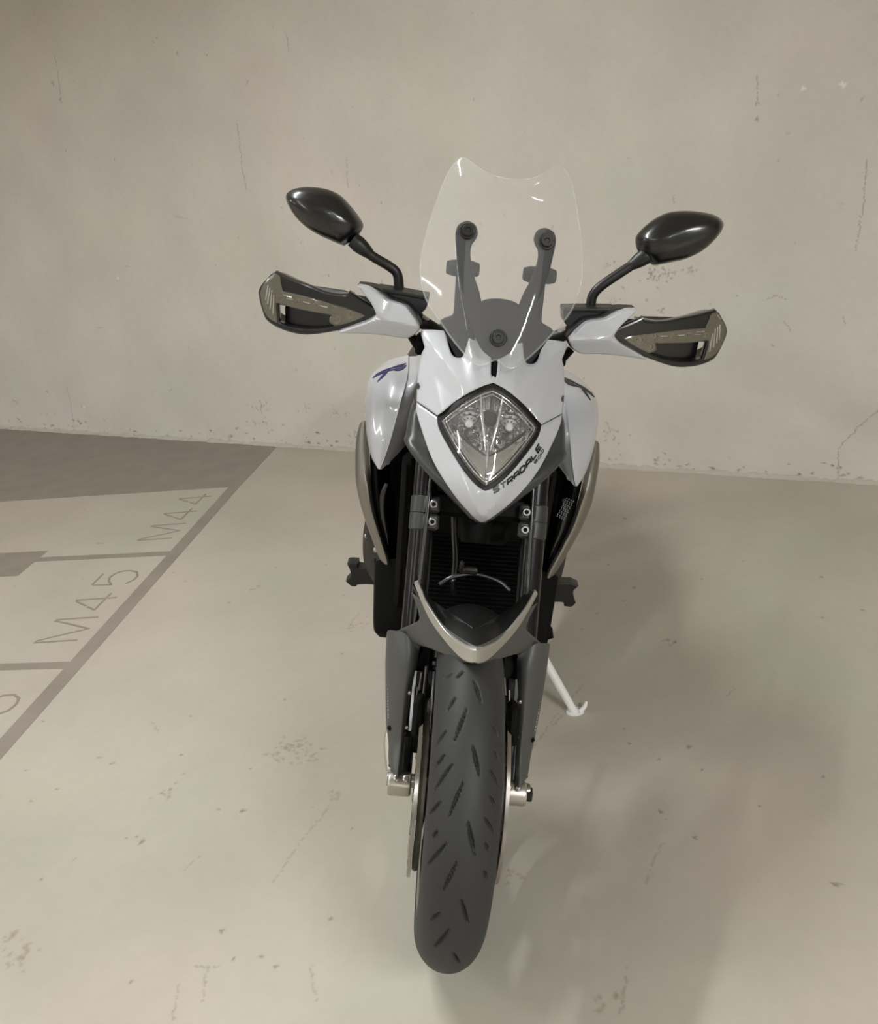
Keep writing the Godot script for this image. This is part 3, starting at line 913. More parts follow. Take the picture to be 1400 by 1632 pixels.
		block(kal, hub + Vector3(s * 0.075, 0.135, -0.105), Vector3(0.05, 0.028, 0.10), 0.006, kb)
		var cal := part("brake_caliper", kal, M.gloss_black, b)
		for k in 2:
			var bm := MB.new()
			turned(bm, PackedVector2Array([Vector2(0.002, 0.0), Vector2(0.0035, 0.001), Vector2(0.0035, 0.006), Vector2(0.002, 0.007)]), hub + Vector3(s * 0.098, 0.09 + 0.06 * k, -0.035 - 0.02 * k), Vector3(0, 0.1, 1), 12)
			part("caliper_bolt", bm, M.steel, cal)
		# lower leg bracket between guard and disc
		var pad := MB.new()
		block(pad, hub + Vector3(s * 0.080, 0.155, 0.02), Vector3(0.02, 0.07, 0.05), 0.006, Basis(Vector3.RIGHT, deg_to_rad(-25.0)))
		part("caliper_bracket", pad, M.deep, cal)

func fork(b: Node3D) -> void:
	for s in [-1.0, 1.0]:
		var x: float = s * 0.102
		var f := func(y: float, off := 0.0) -> Vector3: return Vector3(x, y, fork_at(y) + off)
		var up := MB.new()
		tube(up, PackedVector3Array([f.call(0.49), f.call(0.495), f.call(0.66), f.call(0.88), f.call(1.0)]), [0.020, 0.0225, 0.0225, 0.0215, 0.0215], 28)
		var leg := part("fork_leg", up, M.anodised, b)
		var lo := MB.new()
		tube(lo, PackedVector3Array([f.call(0.298, 0.01), f.call(0.33), f.call(0.50)]), 0.019, 24)
		part("inner_tube", lo, M.gunmetal, leg)
		# brake hose and wire run down the front of the leg
		var hose := MB.new()
		tube(hose, PackedVector3Array([f.call(0.90, 0.02) + Vector3(-s * 0.012, 0, 0), f.call(0.74, 0.034) + Vector3(-s * 0.008, 0, 0), f.call(0.6, 0.034) + Vector3(-s * 0.004, 0, 0), f.call(0.46, 0.028)]), 0.0045, 10, 20)
		part("brake_hose", hose, M.gloss_black, leg)
		# silver axle clamp
		var lug := MB.new()
		turned(lug, PackedVector2Array([Vector2(0.017, -0.021), Vector2(0.0205, -0.019), Vector2(0.0215, -0.012), Vector2(0.0215, 0.016), Vector2(0.0195, 0.020), Vector2(0.012, 0.021)]), Vector3(s * 0.103, 0.295, 0.004), Vector3(s, 0, 0), 30)
		var lg := part("axle_clamp", lug, M.alloy, leg)
		if s > 0.0:
			var nut := MB.new()
			turned(nut, PackedVector2Array([Vector2(0.0125, 0.0), Vector2(0.0145, 0.002), Vector2(0.0145, 0.010), Vector2(0.012, 0.012)]), Vector3(0.122, 0.295, 0.004), Vector3.RIGHT, 6)
			part("axle_nut", nut, M.casting, lg)
		else:
			var foot := MB.new()
			tube(foot, PackedVector3Array([Vector3(-0.118, 0.305, -0.02), Vector3(-0.128, 0.345, -0.055), Vector3(-0.118, 0.385, -0.08)]), [0.012, 0.011, 0.006], 12, 8)
			part("caliper_lug", foot, M.alloy, lg)
		for k in 2:
			var pb := MB.new()
			turned(pb, PackedVector2Array([Vector2(0.004, 0.0), Vector2(0.006, 0.001), Vector2(0.006, 0.006), Vector2(0.0035, 0.007), Vector2(0.003, 0.003)]), Vector3(s * (0.092 + 0.016 * k), 0.316, 0.016), Vector3(0, 0.75, 0.66), 12)
			part("pinch_bolt", pb, M.steel, lg)
	# black stays that carry the fender down each side of the tyre, and the bright edges of the brake parts beside them
	for s in [-1.0, 1.0]:
		var sy := MB.new()
		block(sy, Vector3(s * 0.078, 0.445, fork_at(0.445) - 0.005), Vector3(0.032, 0.26, 0.03), 0.006, Basis(Vector3.RIGHT, deg_to_rad(-24.7)))
		part("fender_stay", sy, M.deep, b)
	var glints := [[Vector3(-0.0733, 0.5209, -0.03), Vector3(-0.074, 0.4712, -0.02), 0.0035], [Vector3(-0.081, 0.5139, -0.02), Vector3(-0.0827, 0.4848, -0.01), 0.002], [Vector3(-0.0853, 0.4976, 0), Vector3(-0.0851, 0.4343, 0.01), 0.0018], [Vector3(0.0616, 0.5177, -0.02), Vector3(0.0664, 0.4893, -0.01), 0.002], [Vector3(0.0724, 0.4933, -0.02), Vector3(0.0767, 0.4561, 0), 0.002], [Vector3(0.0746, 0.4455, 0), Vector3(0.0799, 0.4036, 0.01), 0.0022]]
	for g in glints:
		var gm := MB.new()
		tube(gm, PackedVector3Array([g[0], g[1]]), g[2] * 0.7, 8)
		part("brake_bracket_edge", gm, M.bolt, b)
	# lower yoke: two clamps, two pinch bolts each, and the bridge between
	var yoke := MB.new()
	block(yoke, Vector3(0, 0.735, fork_at(0.735) - 0.02), Vector3(0.22, 0.045, 0.05), 0.008, Basis(Vector3.RIGHT, deg_to_rad(-24.7)))
	var yk := part("lower_yoke", yoke, M.deep, b)
	var yb := Basis(Vector3.RIGHT, deg_to_rad(-24.7))
	for s in [-1.0, 1.0]:
		var c := Vector3(s * 0.101, 0.724, fork_at(0.724))
		var cl := MB.new()
		tube(cl, PackedVector3Array([c - yb.y * 0.031, c - yb.y * 0.029, c - yb.y * 0.001, c, c + yb.y * 0.001, c + yb.y * 0.029, c + yb.y * 0.031]), [0.0235, 0.0255, 0.0255, 0.0245, 0.0255, 0.0255, 0.0235], 30)
		block(cl, c + Vector3(-s * 0.014, 0, 0) + yb.z * 0.016 + yb.y * 0.016, Vector3(0.030, 0.029, 0.026), 0.004, yb)
		block(cl, c + Vector3(-s * 0.014, 0, 0) + yb.z * 0.016 - yb.y * 0.016, Vector3(0.030, 0.029, 0.026), 0.004, yb)
		var cp := part("fork_clamp", cl, M.grey_black, yk)
		for k in [-1.0, 1.0]:
			var bm := MB.new()
			var at: Vector3 = c + Vector3(-s * 0.017, 0, 0) + yb.z * 0.028 + yb.y * 0.016 * k
			turned(bm, PackedVector2Array([Vector2(0.0078, 0.0), Vector2(0.0082, 0.006), Vector2(0.0065, 0.0075), Vector2(0.004, 0.0075), Vector2(0.0035, 0.003)]), at, yb.z, 16)
			var bo := part("pinch_bolt", bm, M.bolt, cp)
			var so := MB.new()
			turned(so, PackedVector2Array([Vector2(0.004, 0.0), Vector2(0.0042, 0.0079), Vector2(0.0038, 0.0081)]), at, yb.z, 6)
			part("hex_socket", so, M.deep, b if bo == null else cp)
	# fork guards: a creased shell before each leg, ending in a point over the axle
	for s in [-1.0, 1.0]:
		var rows := [
			PackedVector3Array([Vector3(-0.1484, 0.4594, -0.1633), Vector3(-0.1495, 0.5213, -0.1318), Vector3(-0.1385, 0.5412, -0.106), Vector3(-0.1166, 0.5457, -0.093), Vector3(-0.0986, 0.532, -0.0867), Vector3(-0.0878, 0.5247, -0.0834)]),
			PackedVector3Array([Vector3(-0.1476, 0.4326, -0.151), Vector3(-0.1471, 0.4778, -0.1118), Vector3(-0.1287, 0.5026, -0.0812), Vector3(-0.1096, 0.5108, -0.071), Vector3(-0.0962, 0.5069, -0.0752), Vector3(-0.0887, 0.4998, -0.0919)]),
			PackedVector3Array([Vector3(-0.1445, 0.4007, -0.1363), Vector3(-0.1437, 0.4418, -0.0952), Vector3(-0.1263, 0.4613, -0.0682), Vector3(-0.1094, 0.4696, -0.058), Vector3(-0.1004, 0.4663, -0.0605), Vector3(-0.0938, 0.4587, -0.073)]),
			PackedVector3Array([Vector3(-0.1385, 0.3521, -0.104), Vector3(-0.1377, 0.3854, -0.0693), Vector3(-0.1234, 0.4026, -0.0472), Vector3(-0.1098, 0.4111, -0.0371), Vector3(-0.1043, 0.4105, -0.0388), Vector3(-0.0988, 0.4044, -0.048)]),
			PackedVector3Array([Vector3(-0.1301, 0.3175, -0.068), Vector3(-0.1303, 0.3424, -0.0445), Vector3(-0.1201, 0.3541, -0.0269), Vector3(-0.1097, 0.3596, -0.0174), Vector3(-0.1051, 0.359, -0.0171), Vector3(-0.1006, 0.3516, -0.0237)]),
			PackedVector3Array([Vector3(-0.1226, 0.3109, -0.02), Vector3(-0.1236, 0.3216, -0.0099), Vector3(-0.1173, 0.3298, 0.0063), Vector3(-0.1101, 0.3312, 0.0157), Vector3(-0.1055, 0.3295, 0.0164), Vector3(-0.1011, 0.323, 0.0094)]),
			PackedVector3Array([Vector3(-0.1096, 0.3154, 0.0079), Vector3(-0.1089, 0.3162, 0.0105), Vector3(-0.1081, 0.3207, 0.0185), Vector3(-0.1069, 0.3222, 0.0218), Vector3(-0.1058, 0.3228, 0.0215), Vector3(-0.1049, 0.3203, 0.0167)]),
		]
		var g := MB.new()
		g.xf = side(s)
		sheet(g, rows, 21, 40, 0.003)
		var fg := part("fork_guard", g, M.grey, b, 50.0)
		# small pale lettering down the outer edge: too small to read, a broken line of marks
		var tx := MB.new()
		tx.xf = side(s)
		var e0 := Vector3(-0.138, 0.436, -0.0866)
		var e1 := Vector3(-0.1332, 0.389, -0.0649)
		var lens := [3, 1, 2, 2, 1, 3, 2, 2, 3, 1, 3, 2]
		var at := 0.0
		for l in lens:
			var p := e0.lerp(e1, at / 34.0)
			var q := e0.lerp(e1, (at + l) / 34.0)
			at += l + 1.0
			block(tx, (p + q) * 0.5 + Vector3(0, 0, 0.003), Vector3(0.0022, absf(p.y - q.y), 0.006), 0.0004)
		part("guard_marking", tx, M.letter_white, fg)
		for q in [Vector3(-0.1288, 0.3741, -0.0521), Vector3(-0.1207, 0.319, -0.0188)]:
			var rv := MB.new()
			rv.xf = side(s)
			turned(rv, PackedVector2Array([Vector2(0.004, -0.004), Vector2(0.0045, 0.002), Vector2(0.003, 0.004)]), q + Vector3(0, 0, 0.004), Vector3(-0.6, 0.2, 0.8), 12)
			part("guard_screw", rv, M.deep, fg)

func fender(b: Node3D) -> void:
	# wing: the front edge of the fender, an arrow reaching from the middle to both guards
	var o := outl(PackedVector3Array([Vector3(0, 0.6041, 0), Vector3(-0.0206, 0.5858, 0), Vector3(-0.0464, 0.5711, 0), Vector3(-0.0728, 0.5542, 1), Vector3(-0.0889, 0.5377, 0), Vector3(-0.1218, 0.5174, 0), Vector3(-0.1481, 0.4999, 1), Vector3(-0.1235, 0.5404, 0), Vector3(-0.1101, 0.5609, 0), Vector3(-0.095, 0.5853, 1), Vector3(-0.0923, 0.5955, 0), Vector3(-0.0997, 0.6141, 0), Vector3(-0.1102, 0.6272, 1), Vector3(-0.0757, 0.6306, 0), Vector3(-0.0466, 0.6222, 0), Vector3(0, 0.6318, 0), Vector3(0.0466, 0.6222, 0), Vector3(0.0757, 0.6306, 0), Vector3(0.1102, 0.6272, 1), Vector3(0.0997, 0.6141, 0), Vector3(0.0923, 0.5955, 0), Vector3(0.095, 0.5853, 1), Vector3(0.1101, 0.5609, 0), Vector3(0.1235, 0.5404, 0), Vector3(0.1481, 0.4999, 1), Vector3(0.1218, 0.5174, 0), Vector3(0.0889, 0.5377, 0), Vector3(0.0728, 0.5542, 1), Vector3(0.0464, 0.5711, 0), Vector3(0.0206, 0.5858, 0)]), 4)
	var mb := MB.new()
	plate(mb, o, func(x, y):
		var crease: float = 0.603 - 0.58 * absf(x)
		return wing_z(x, y) - maxf(0.0, crease - y) * 0.9, 0.004, 0.0025, 0.008)
	var fe := part("front_fender", mb, M.grey, b, 30.0)
	# saddle over the tyre behind the arrow
	var rows := []
	for k in 11:
		var row := PackedVector3Array()
		for q in [-56.0, -40.0, -20.0, -7.0, 0.0, 7.0, 20.0, 40.0, 56.0]:
			var t := deg_to_rad(q)
			var r := 0.252 + 0.066 * cos(t)
			var x := 0.078 * sin(t)
			var a := lerpf(acos((wing_z(x, 0.0) - 0.014) / r), deg_to_rad(130.0), k / 10.0)
			row.append(Vector3(x, 0.3 + r * sin(a), r * cos(a)))
		rows.append(row)
	var sd := MB.new()
	sheet(sd, rows, 25, 26, 0.003)
	part("fender_saddle", sd, M.black, fe)
	# side flanks joining the saddle to the raised arms
	for s in [-1.0, 1.0]:
		var fl := MB.new()
		fl.xf = side(s)
		sheet(fl, [
			PackedVector3Array([Vector3(-0.0076, 0.6178, 0.0724), Vector3(-0.0453, 0.6065, 0.0052), Vector3(-0.0867, 0.6215, -0.068), Vector3(-0.1091, 0.6367, -0.1051)]),
			PackedVector3Array([Vector3(-0.004, 0.612, 0.04), Vector3(-0.035, 0.607, -0.02), Vector3(-0.066, 0.598, -0.10), Vector3(-0.098, 0.618, -0.16)]),
			PackedVector3Array([Vector3(-0.004, 0.622, 0.0), Vector3(-0.035, 0.615, -0.05), Vector3(-0.062, 0.595, -0.12), Vector3(-0.092, 0.585, -0.18)]),
		], 16, 14, 0.003)
		part("fender_flank", fl, M.black, fe)
	# bright arrow-shaped trim
	var tr := MB.new()
	plate(tr, outl(PackedVector3Array([Vector3(0, 0.6081, 1), Vector3(-0.0215, 0.5992, 0), Vector3(-0.05, 0.6036, 0), Vector3(-0.0729, 0.6131, 0), Vector3(-0.09, 0.6306, 0), Vector3(-0.1062, 0.6527, 1), Vector3(-0.0994, 0.6629, 1), Vector3(-0.0859, 0.6432, 0), Vector3(-0.0692, 0.6311, 0), Vector3(-0.0488, 0.6218, 0), Vector3(-0.0291, 0.6225, 0), Vector3(0, 0.6321, 1), Vector3(0.0291, 0.6225, 0), Vector3(0.0488, 0.6218, 0), Vector3(0.0692, 0.6311, 0), Vector3(0.0859, 0.6432, 0), Vector3(0.0994, 0.6629, 1), Vector3(0.1062, 0.6527, 1), Vector3(0.09, 0.6306, 0), Vector3(0.0729, 0.6131, 0), Vector3(0.05, 0.6036, 0), Vector3(0.0215, 0.5992, 0)]), 5), func(x, y): return wing_z(x, y) + 0.008, 0.010, 0.002, 0.006)
	part("fender_trim", tr, M.silver, fe, 30.0)
	# raised lip and cable clip on top of the saddle
	var lip := MB.new()
	tube(lip, PackedVector3Array([Vector3(-0.062, 0.634, -0.12), Vector3(-0.04, 0.648, -0.125), Vector3(0.0, 0.655, -0.13), Vector3(0.04, 0.648, -0.125), Vector3(0.062, 0.634, -0.12)]), 0.004, 8, 20)
	part("fender_lip", lip, M.gloss_black, fe)
	var cp := MB.new()
	block(cp, Vector3(-0.012, 0.662, -0.128), Vector3(0.03, 0.012, 0.012), 0.003)
	block(cp, Vector3(-0.026, 0.668, -0.128), Vector3(0.008, 0.022, 0.014), 0.003)
	part("cable_clip", cp, M.casting, fe)

func nose_fairing(b: Node3D) -> void:
	var up := outl(PackedVector3Array([Vector3(0, 0.9892, 1), Vector3(-0.0049, 0.9909, 0), Vector3(-0.006, 1.0372, 1), Vector3(-0.021, 1.039, 1), Vector3(-0.0362, 1.0405, 0), Vector3(-0.0482, 1.0411, 1), Vector3(-0.0518, 1.0203, 0), Vector3(-0.0549, 1.0113, 0), Vector3(-0.0587, 1.0078, 0), Vector3(-0.0683, 1.0071, 0), Vector3(-0.0771, 1.0128, 0), Vector3(-0.0883, 1.0368, 0), Vector3(-0.0927, 1.0409, 1), Vector3(-0.1149, 1.0392, 0), Vector3(-0.1323, 1.0365, 1), Vector3(-0.1333, 1.0296, 0), Vector3(-0.1254, 1.0121, 0), Vector3(-0.1257, 1.0068, 0), Vector3(-0.1302, 0.9937, 0), Vector3(-0.1327, 0.9621, 0), Vector3(-0.1303, 0.9242, 1), Vector3(-0.091, 0.9143, 1), Vector3(-0.0848, 0.9206, 0), Vector3(-0.0553, 0.9476, 0), Vector3(-0.0259, 0.9682, 0), Vector3(0, 0.9792, 1), Vector3(0.0259, 0.9682, 0), Vector3(0.0553, 0.9476, 0), Vector3(0.0848, 0.9206, 0), Vector3(0.091, 0.9143, 1), Vector3(0.1303, 0.9242, 1), Vector3(0.1327, 0.9621, 0), Vector3(0.1302, 0.9937, 0), Vector3(0.1257, 1.0068, 0), Vector3(0.1254, 1.0121, 0), Vector3(0.1333, 1.0296, 0), Vector3(0.1323, 1.0365, 1), Vector3(0.1149, 1.0392, 0), Vector3(0.0927, 1.0409, 1), Vector3(0.0883, 1.0368, 0), Vector3(0.0771, 1.0128, 0), Vector3(0.0683, 1.0071, 0), Vector3(0.0587, 1.0078, 0), Vector3(0.0549, 1.0113, 0), Vector3(0.0518, 1.0203, 0), Vector3(0.0482, 1.0411, 1), Vector3(0.0362, 1.0405, 0), Vector3(0.021, 1.039, 1), Vector3(0.006, 1.0372, 1), Vector3(0.0049, 0.9909, 0)]), 5)
	var mu := MB.new()
	plate(mu, up, nose_upper, 0.005, 0.003, 0.0055)
	var fu := part("upper_fairing", mu, M.white, b, 25.0)
	# lower half: two cheeks meeting in a prow
	var lo := outl(PackedVector3Array([Vector3(0, 0.7554, 1), Vector3(-0.008, 0.7595, 0), Vector3(-0.0383, 0.7868, 0), Vector3(-0.064, 0.8129, 0), Vector3(-0.0919, 0.8438, 0), Vector3(-0.1144, 0.8798, 0), Vector3(-0.1283, 0.9071, 0), Vector3(-0.1303, 0.9223, 1), Vector3(-0.0909, 0.9119, 1), Vector3(-0.0854, 0.8942, 0), Vector3(-0.065, 0.8699, 0), Vector3(-0.0402, 0.8445, 0), Vector3(-0.016, 0.8253, 0), Vector3(0, 0.8182, 1), Vector3(0.016, 0.8253, 0), Vector3(0.0402, 0.8445, 0), Vector3(0.065, 0.8699, 0), Vector3(0.0854, 0.8942, 0), Vector3(0.0909, 0.9119, 1), Vector3(0.1303, 0.9223, 1), Vector3(0.1283, 0.9071, 0), Vector3(0.1144, 0.8798, 0), Vector3(0.0919, 0.8438, 0), Vector3(0.064, 0.8129, 0), Vector3(0.0383, 0.7868, 0), Vector3(0.008, 0.7595, 0)]), 5)
	var ml := MB.new()
	plate(ml, lo, nose_lower, 0.005, 0.003, 0.0055)
	var fl := part("lower_fairing", ml, M.white, b, 25.0)
	# black bezel ring round the lamp
	var ring_o := outl(PackedVector3Array([Vector3(0, 0.9792, 1), Vector3(-0.0259, 0.9682, 0), Vector3(-0.0553, 0.9476, 0), Vector3(-0.0848, 0.9206, 0), Vector3(-0.0916, 0.9095, 0), Vector3(-0.0903, 0.9032, 0), Vector3(-0.0854, 0.8937, 0), Vector3(-0.065, 0.8699, 0), Vector3(-0.0402, 0.8445, 0), Vector3(-0.016, 0.8253, 0), Vector3(0, 0.8171, 1), Vector3(0.016, 0.8253, 0), Vector3(0.0402, 0.8445, 0), Vector3(0.065, 0.8699, 0), Vector3(0.0854, 0.8937, 0), Vector3(0.0903, 0.9032, 0), Vector3(0.0916, 0.9095, 0), Vector3(0.0848, 0.9206, 0), Vector3(0.0553, 0.9476, 0), Vector3(0.0259, 0.9682, 0)]), 4)
	var hole := inset(ring_o, 0.0082)
	var mz := MB.new()
	plate(mz, ring_o, func(x, y): return nose(x, y) - 0.002, 0.03, 0.0015, 0.008, [hole])
	var hl := part("headlight", mz, M.bezel, b)
	hl.set_meta("label", "kite-shaped clear headlight in a black bezel")
	var lens_o := inset(ring_o, 0.0075)
	var mg := MB.new()
	plate(mg, lens_o, func(x, y): return nose(x, y) - 0.003, 0.003, 0.001, 0.007)
	part("lamp_lens", mg, M.lens, hl)
	headlight_inside(hl, inset(ring_o, 0.0085))
	# STRADALE along the lower right cheek, letters pressed on as film
	lettering(fl)
	# dark side panels behind the white cheeks
	for s in [-1.0, 1.0]:
		var dk := MB.new()
		dk.xf = side(s)
		sheet(dk, [
			PackedVector3Array([Vector3(-0.1289, 0.9552, -0.27), Vector3(-0.1314, 0.9338, -0.285), Vector3(-0.1329, 0.912, -0.3), Vector3(-0.1361, 0.9036, -0.33)]),
			PackedVector3Array([Vector3(-0.1155, 0.9006, -0.262), Vector3(-0.1245, 0.8998, -0.262), Vector3(-0.1366, 0.9009, -0.275), Vector3(-0.1403, 0.8878, -0.32)]),
			PackedVector3Array([Vector3(-0.0958, 0.8668, -0.225), Vector3(-0.1156, 0.8627, -0.225), Vector3(-0.1399, 0.8659, -0.245), Vector3(-0.1429, 0.8478, -0.31)]),
			PackedVector3Array([Vector3(-0.0767, 0.8352, -0.185), Vector3(-0.1012, 0.8378, -0.188), Vector3(-0.139, 0.8535, -0.225), Vector3(-0.1412, 0.8314, -0.3)]),
			PackedVector3Array([Vector3(-0.0452, 0.8044, -0.15), Vector3(-0.0697, 0.8108, -0.158), Vector3(-0.107, 0.8231, -0.195), Vector3(-0.1084, 0.7966, -0.28)]),
			PackedVector3Array([Vector3(-0.0234, 0.7797, -0.135), Vector3(-0.0367, 0.7838, -0.145), Vector3(-0.0614, 0.7882, -0.17), Vector3(-0.0603, 0.761, -0.25)]),
			PackedVector3Array([Vector3(-0.0037, 0.7554, -0.13), Vector3(-0.0103, 0.757, -0.136), Vector3(-0.0188, 0.7563, -0.15), Vector3(-0.0135, 0.7312, -0.22)]),
		], 16, 30, 0.003)
		part("side_panel", dk, M.dark_panel, b, 50.0)
	# inner shell closing the nose behind the skins
	var inner := MB.new()
	sheet(inner, [
		PackedVector3Array([Vector3(-0.10, 1.02, -0.31), Vector3(-0.05, 1.03, -0.29), Vector3(0, 1.02, -0.27), Vector3(0.05, 1.03, -0.29), Vector3(0.10, 1.02, -0.31)]),
		PackedVector3Array([Vector3(-0.115, 0.92, -0.285), Vector3(-0.06, 0.93, -0.265), Vector3(0, 0.93, -0.26), Vector3(0.06, 0.93, -0.265), Vector3(0.115, 0.92, -0.285)]),
		PackedVector3Array([Vector3(-0.105, 0.84, -0.25), Vector3(-0.06, 0.82, -0.22), Vector3(0, 0.80, -0.20), Vector3(0.06, 0.82, -0.22), Vector3(0.105, 0.84, -0.25)]),
		PackedVector3Array([Vector3(-0.05, 0.79, -0.22), Vector3(-0.03, 0.775, -0.20), Vector3(0, 0.765, -0.17), Vector3(0.03, 0.775, -0.20), Vector3(0.05, 0.79, -0.22)]),
	], 17, 17, 0.004)
	part("nose_liner", inner, M.deep, b)

func headlight_inside(hl: Node3D, o: PackedVector2Array) -> void:
	# bowl of the lamp: bright cup with ribs, two bulb wells, a chin vane
	var mb := MB.new()
	var fac := FastNoiseLite.new()
	fac.seed = 12
	fac.noise_type = FastNoiseLite.TYPE_CELLULAR
	fac.cellular_return_type = FastNoiseLite.RETURN_CELL_VALUE
	fac.frequency = 1.0
	var back := func(x, y):
		var c := Vector2(x, y).distance_to(Vector2(0.0, 0.905))
		var rib: float = 0.0022 * sin(x * 1100.0) if y > 0.925 else 0.0
		if y < 0.925 and y > 0.875:
			# stepped facets, each tilted its own way
			var v: float = fac.get_noise_2d(x * 95.0, y * 95.0)
			var w: float = fac.get_noise_2d(x * 95.0 + 40.0, y * 95.0)
			rib = 0.004 * v + 0.35 * (v * sin(x * 190.0) + w * sin(y * 210.0)) * 0.012
		elif y <= 0.875:
			rib = 0.0013 * sin(Vector2(absf(x) - 0.030, y - 0.905).length() * 620.0)
		return nose(x, y) - 0.014 - 0.045 * clampf(1.0 - pow(c / 0.125, 2.0), 0.0, 1.0) + rib
	plate(mb, o, back, 0.002, 0.001, 0.0022)
	part("reflector", mb, M.reflector, hl, 25.0)
	# a band of small mirrors, each turned its own way, either side of the middle
	var rng := RandomNumberGenerator.new()
	rng.seed = 8
	var fb := MB.new()
	for i in range(-9, 10):
		for j in 9:
			var p := Vector2(i * 0.0078 + (0.0039 if j % 2 == 1 else 0.0), 0.872 + j * 0.0066)
			if absf(p.x) < 0.012 or not Geometry2D.is_point_in_polygon(p * Vector2(1.07, 1.0) + Vector2(0, 0.002), o): continue
			var z: float = back.call(p.x, p.y) + 0.004
			var tilt := Basis.from_euler(Vector3(rng.randf_range(-0.55, 0.75), rng.randf_range(-0.6, 0.6), rng.randf_range(-0.5, 0.5)))
			block(fb, Vector3(p.x, p.y, z), Vector3(0.0078, rng.randf_range(0.005, 0.009), 0.002), 0.0006, tilt)
	part("mirror_facets", fb, M.chrome, hl, 20.0)
	# bright steps just inside the bezel
	for st in [[0.0035, 0.0013], [0.0085, 0.0009]]:
		var ro := inset(o, st[0])
		var rp := PackedVector3Array()
		for q in ro: rp.append(Vector3(q.x, q.y, nose(q.x, q.y) - 0.007))
		rp.append(rp[0])
		var rm := MB.new()
		tube(rm, rp, st[1], 6)
		part("lamp_step", rm, M.pale_chrome, hl, 70.0)
	for s in [-1.0, 1.0]:
		# faceted side cups
		var cup := MB.new()
		var c := Vector3(s * 0.035, 0.902, -0.198)
		for k in 26:
			var a0 := TAU * k / 26.0
			var a1 := TAU * (k + 1) / 26.0
			for m in 3:
				var r0 := 0.010 + 0.0085 * m
				var r1 := r0 + 0.0085
				var z0 := -0.022 + 0.30 * r0 + (0.003 if (k + m) % 2 == 0 else 0.0)
				var z1 := -0.022 + 0.55 * r1
				cup.quad(c + Vector3(cos(a0) * r0, sin(a0) * r0, z0), c + Vector3(cos(a1) * r0, sin(a1) * r0, z0), c + Vector3(cos(a1) * r1, sin(a1) * r1, z1), c + Vector3(cos(a0) * r1, sin(a0) * r1, z1))
		part("lamp_cup", cup, M.reflector, hl, 5.0)
		var bulb := MB.new()
		turned(bulb, PackedVector2Array([Vector2(0.002, 0.0), Vector2(0.0075, 0.002), Vector2(0.0075, 0.016), Vector2(0.005, 0.020), Vector2(0.001, 0.021)]), c + Vector3(0, 0.004, -0.018), Vector3(0, 0.1, 1), 18)
		part("lamp_bulb", bulb, M.bulb, hl)
		var hood := MB.new()
		turned(hood, PackedVector2Array([Vector2(0.002, 0.0), Vector2(0.0085, 0.001), Vector2(0.0075, 0.006), Vector2(0.001, 0.007)]), c + Vector3(0, -0.012, -0.006), Vector3(0, 0.5, 1), 16)
		part("bulb_shield", hood, M.bezel, hl)
		# long clear light guides that run from the top corner towards the chin
		var gd := MB.new()
		gd.xf = side(s)
		tube(gd, PackedVector3Array([Vector3(-0.020, 0.962, -0.215), Vector3(-0.014, 0.925, -0.188), Vector3(-0.008, 0.895, -0.170), Vector3(-0.004, 0.875, -0.160)]), [0.0022, 0.003, 0.0026, 0.0012], 10, 14)
		part("light_guide", gd, M.pale_chrome, hl)
		var vane := MB.new()
		vane.xf = side(s)
		sheet(vane, [
			PackedVector3Array([Vector3(-0.002, 0.868, -0.160), Vector3(-0.030, 0.880, -0.178), Vector3(-0.066, 0.903, -0.205)]),
			PackedVector3Array([Vector3(-0.002, 0.846, -0.139), Vector3(-0.024, 0.858, -0.150), Vector3(-0.060, 0.893, -0.186)]),
			PackedVector3Array([Vector3(-0.002, 0.829, -0.131), Vector3(-0.016, 0.840, -0.141), Vector3(-0.052, 0.880, -0.172)]),
		], 9, 9, 0.0015)
		part("chin_vane", vane, M.chrome, hl, 20.0)
		var vr := MB.new()
		vr.xf = side(s)
		tube(vr, PackedVector3Array([Vector3(-0.004, 0.868, -0.157), Vector3(-0.030, 0.881, -0.174), Vector3(-0.064, 0.904, -0.200)]), 0.0016, 6, 10)
		part("vane_edge", vr, M.bezel, hl)
	var well := MB.new()
	turned(well, PackedVector2Array([Vector2(0.006, 0.0), Vector2(0.014, 0.001), Vector2(0.015, 0.006), Vector2(0.012, 0.007), Vector2(0.011, 0.003), Vector2(0.006, 0.003)]), Vector3(0.0, 0.921, -0.205), Vector3(0, 0.15, 1), 26)
	part("position_lamp", well, M.casting, hl)
	var keel := MB.new()
	sheet(keel, [
		PackedVector3Array([Vector3(-0.010, 0.885, -0.190), Vector3(0, 0.885, -0.165), Vector3(0.010, 0.885, -0.190)]),
		PackedVector3Array([Vector3(-0.007, 0.860, -0.165), Vector3(0, 0.858, -0.143), Vector3(0.007, 0.860, -0.165)]),
		PackedVector3Array([Vector3(-0.003, 0.835, -0.142), Vector3(0, 0.832, -0.128), Vector3(0.003, 0.835, -0.142)]),
	], 9, 12, 0.001)
	part("lamp_keel", keel, M.pale_chrome, hl, 60.0)

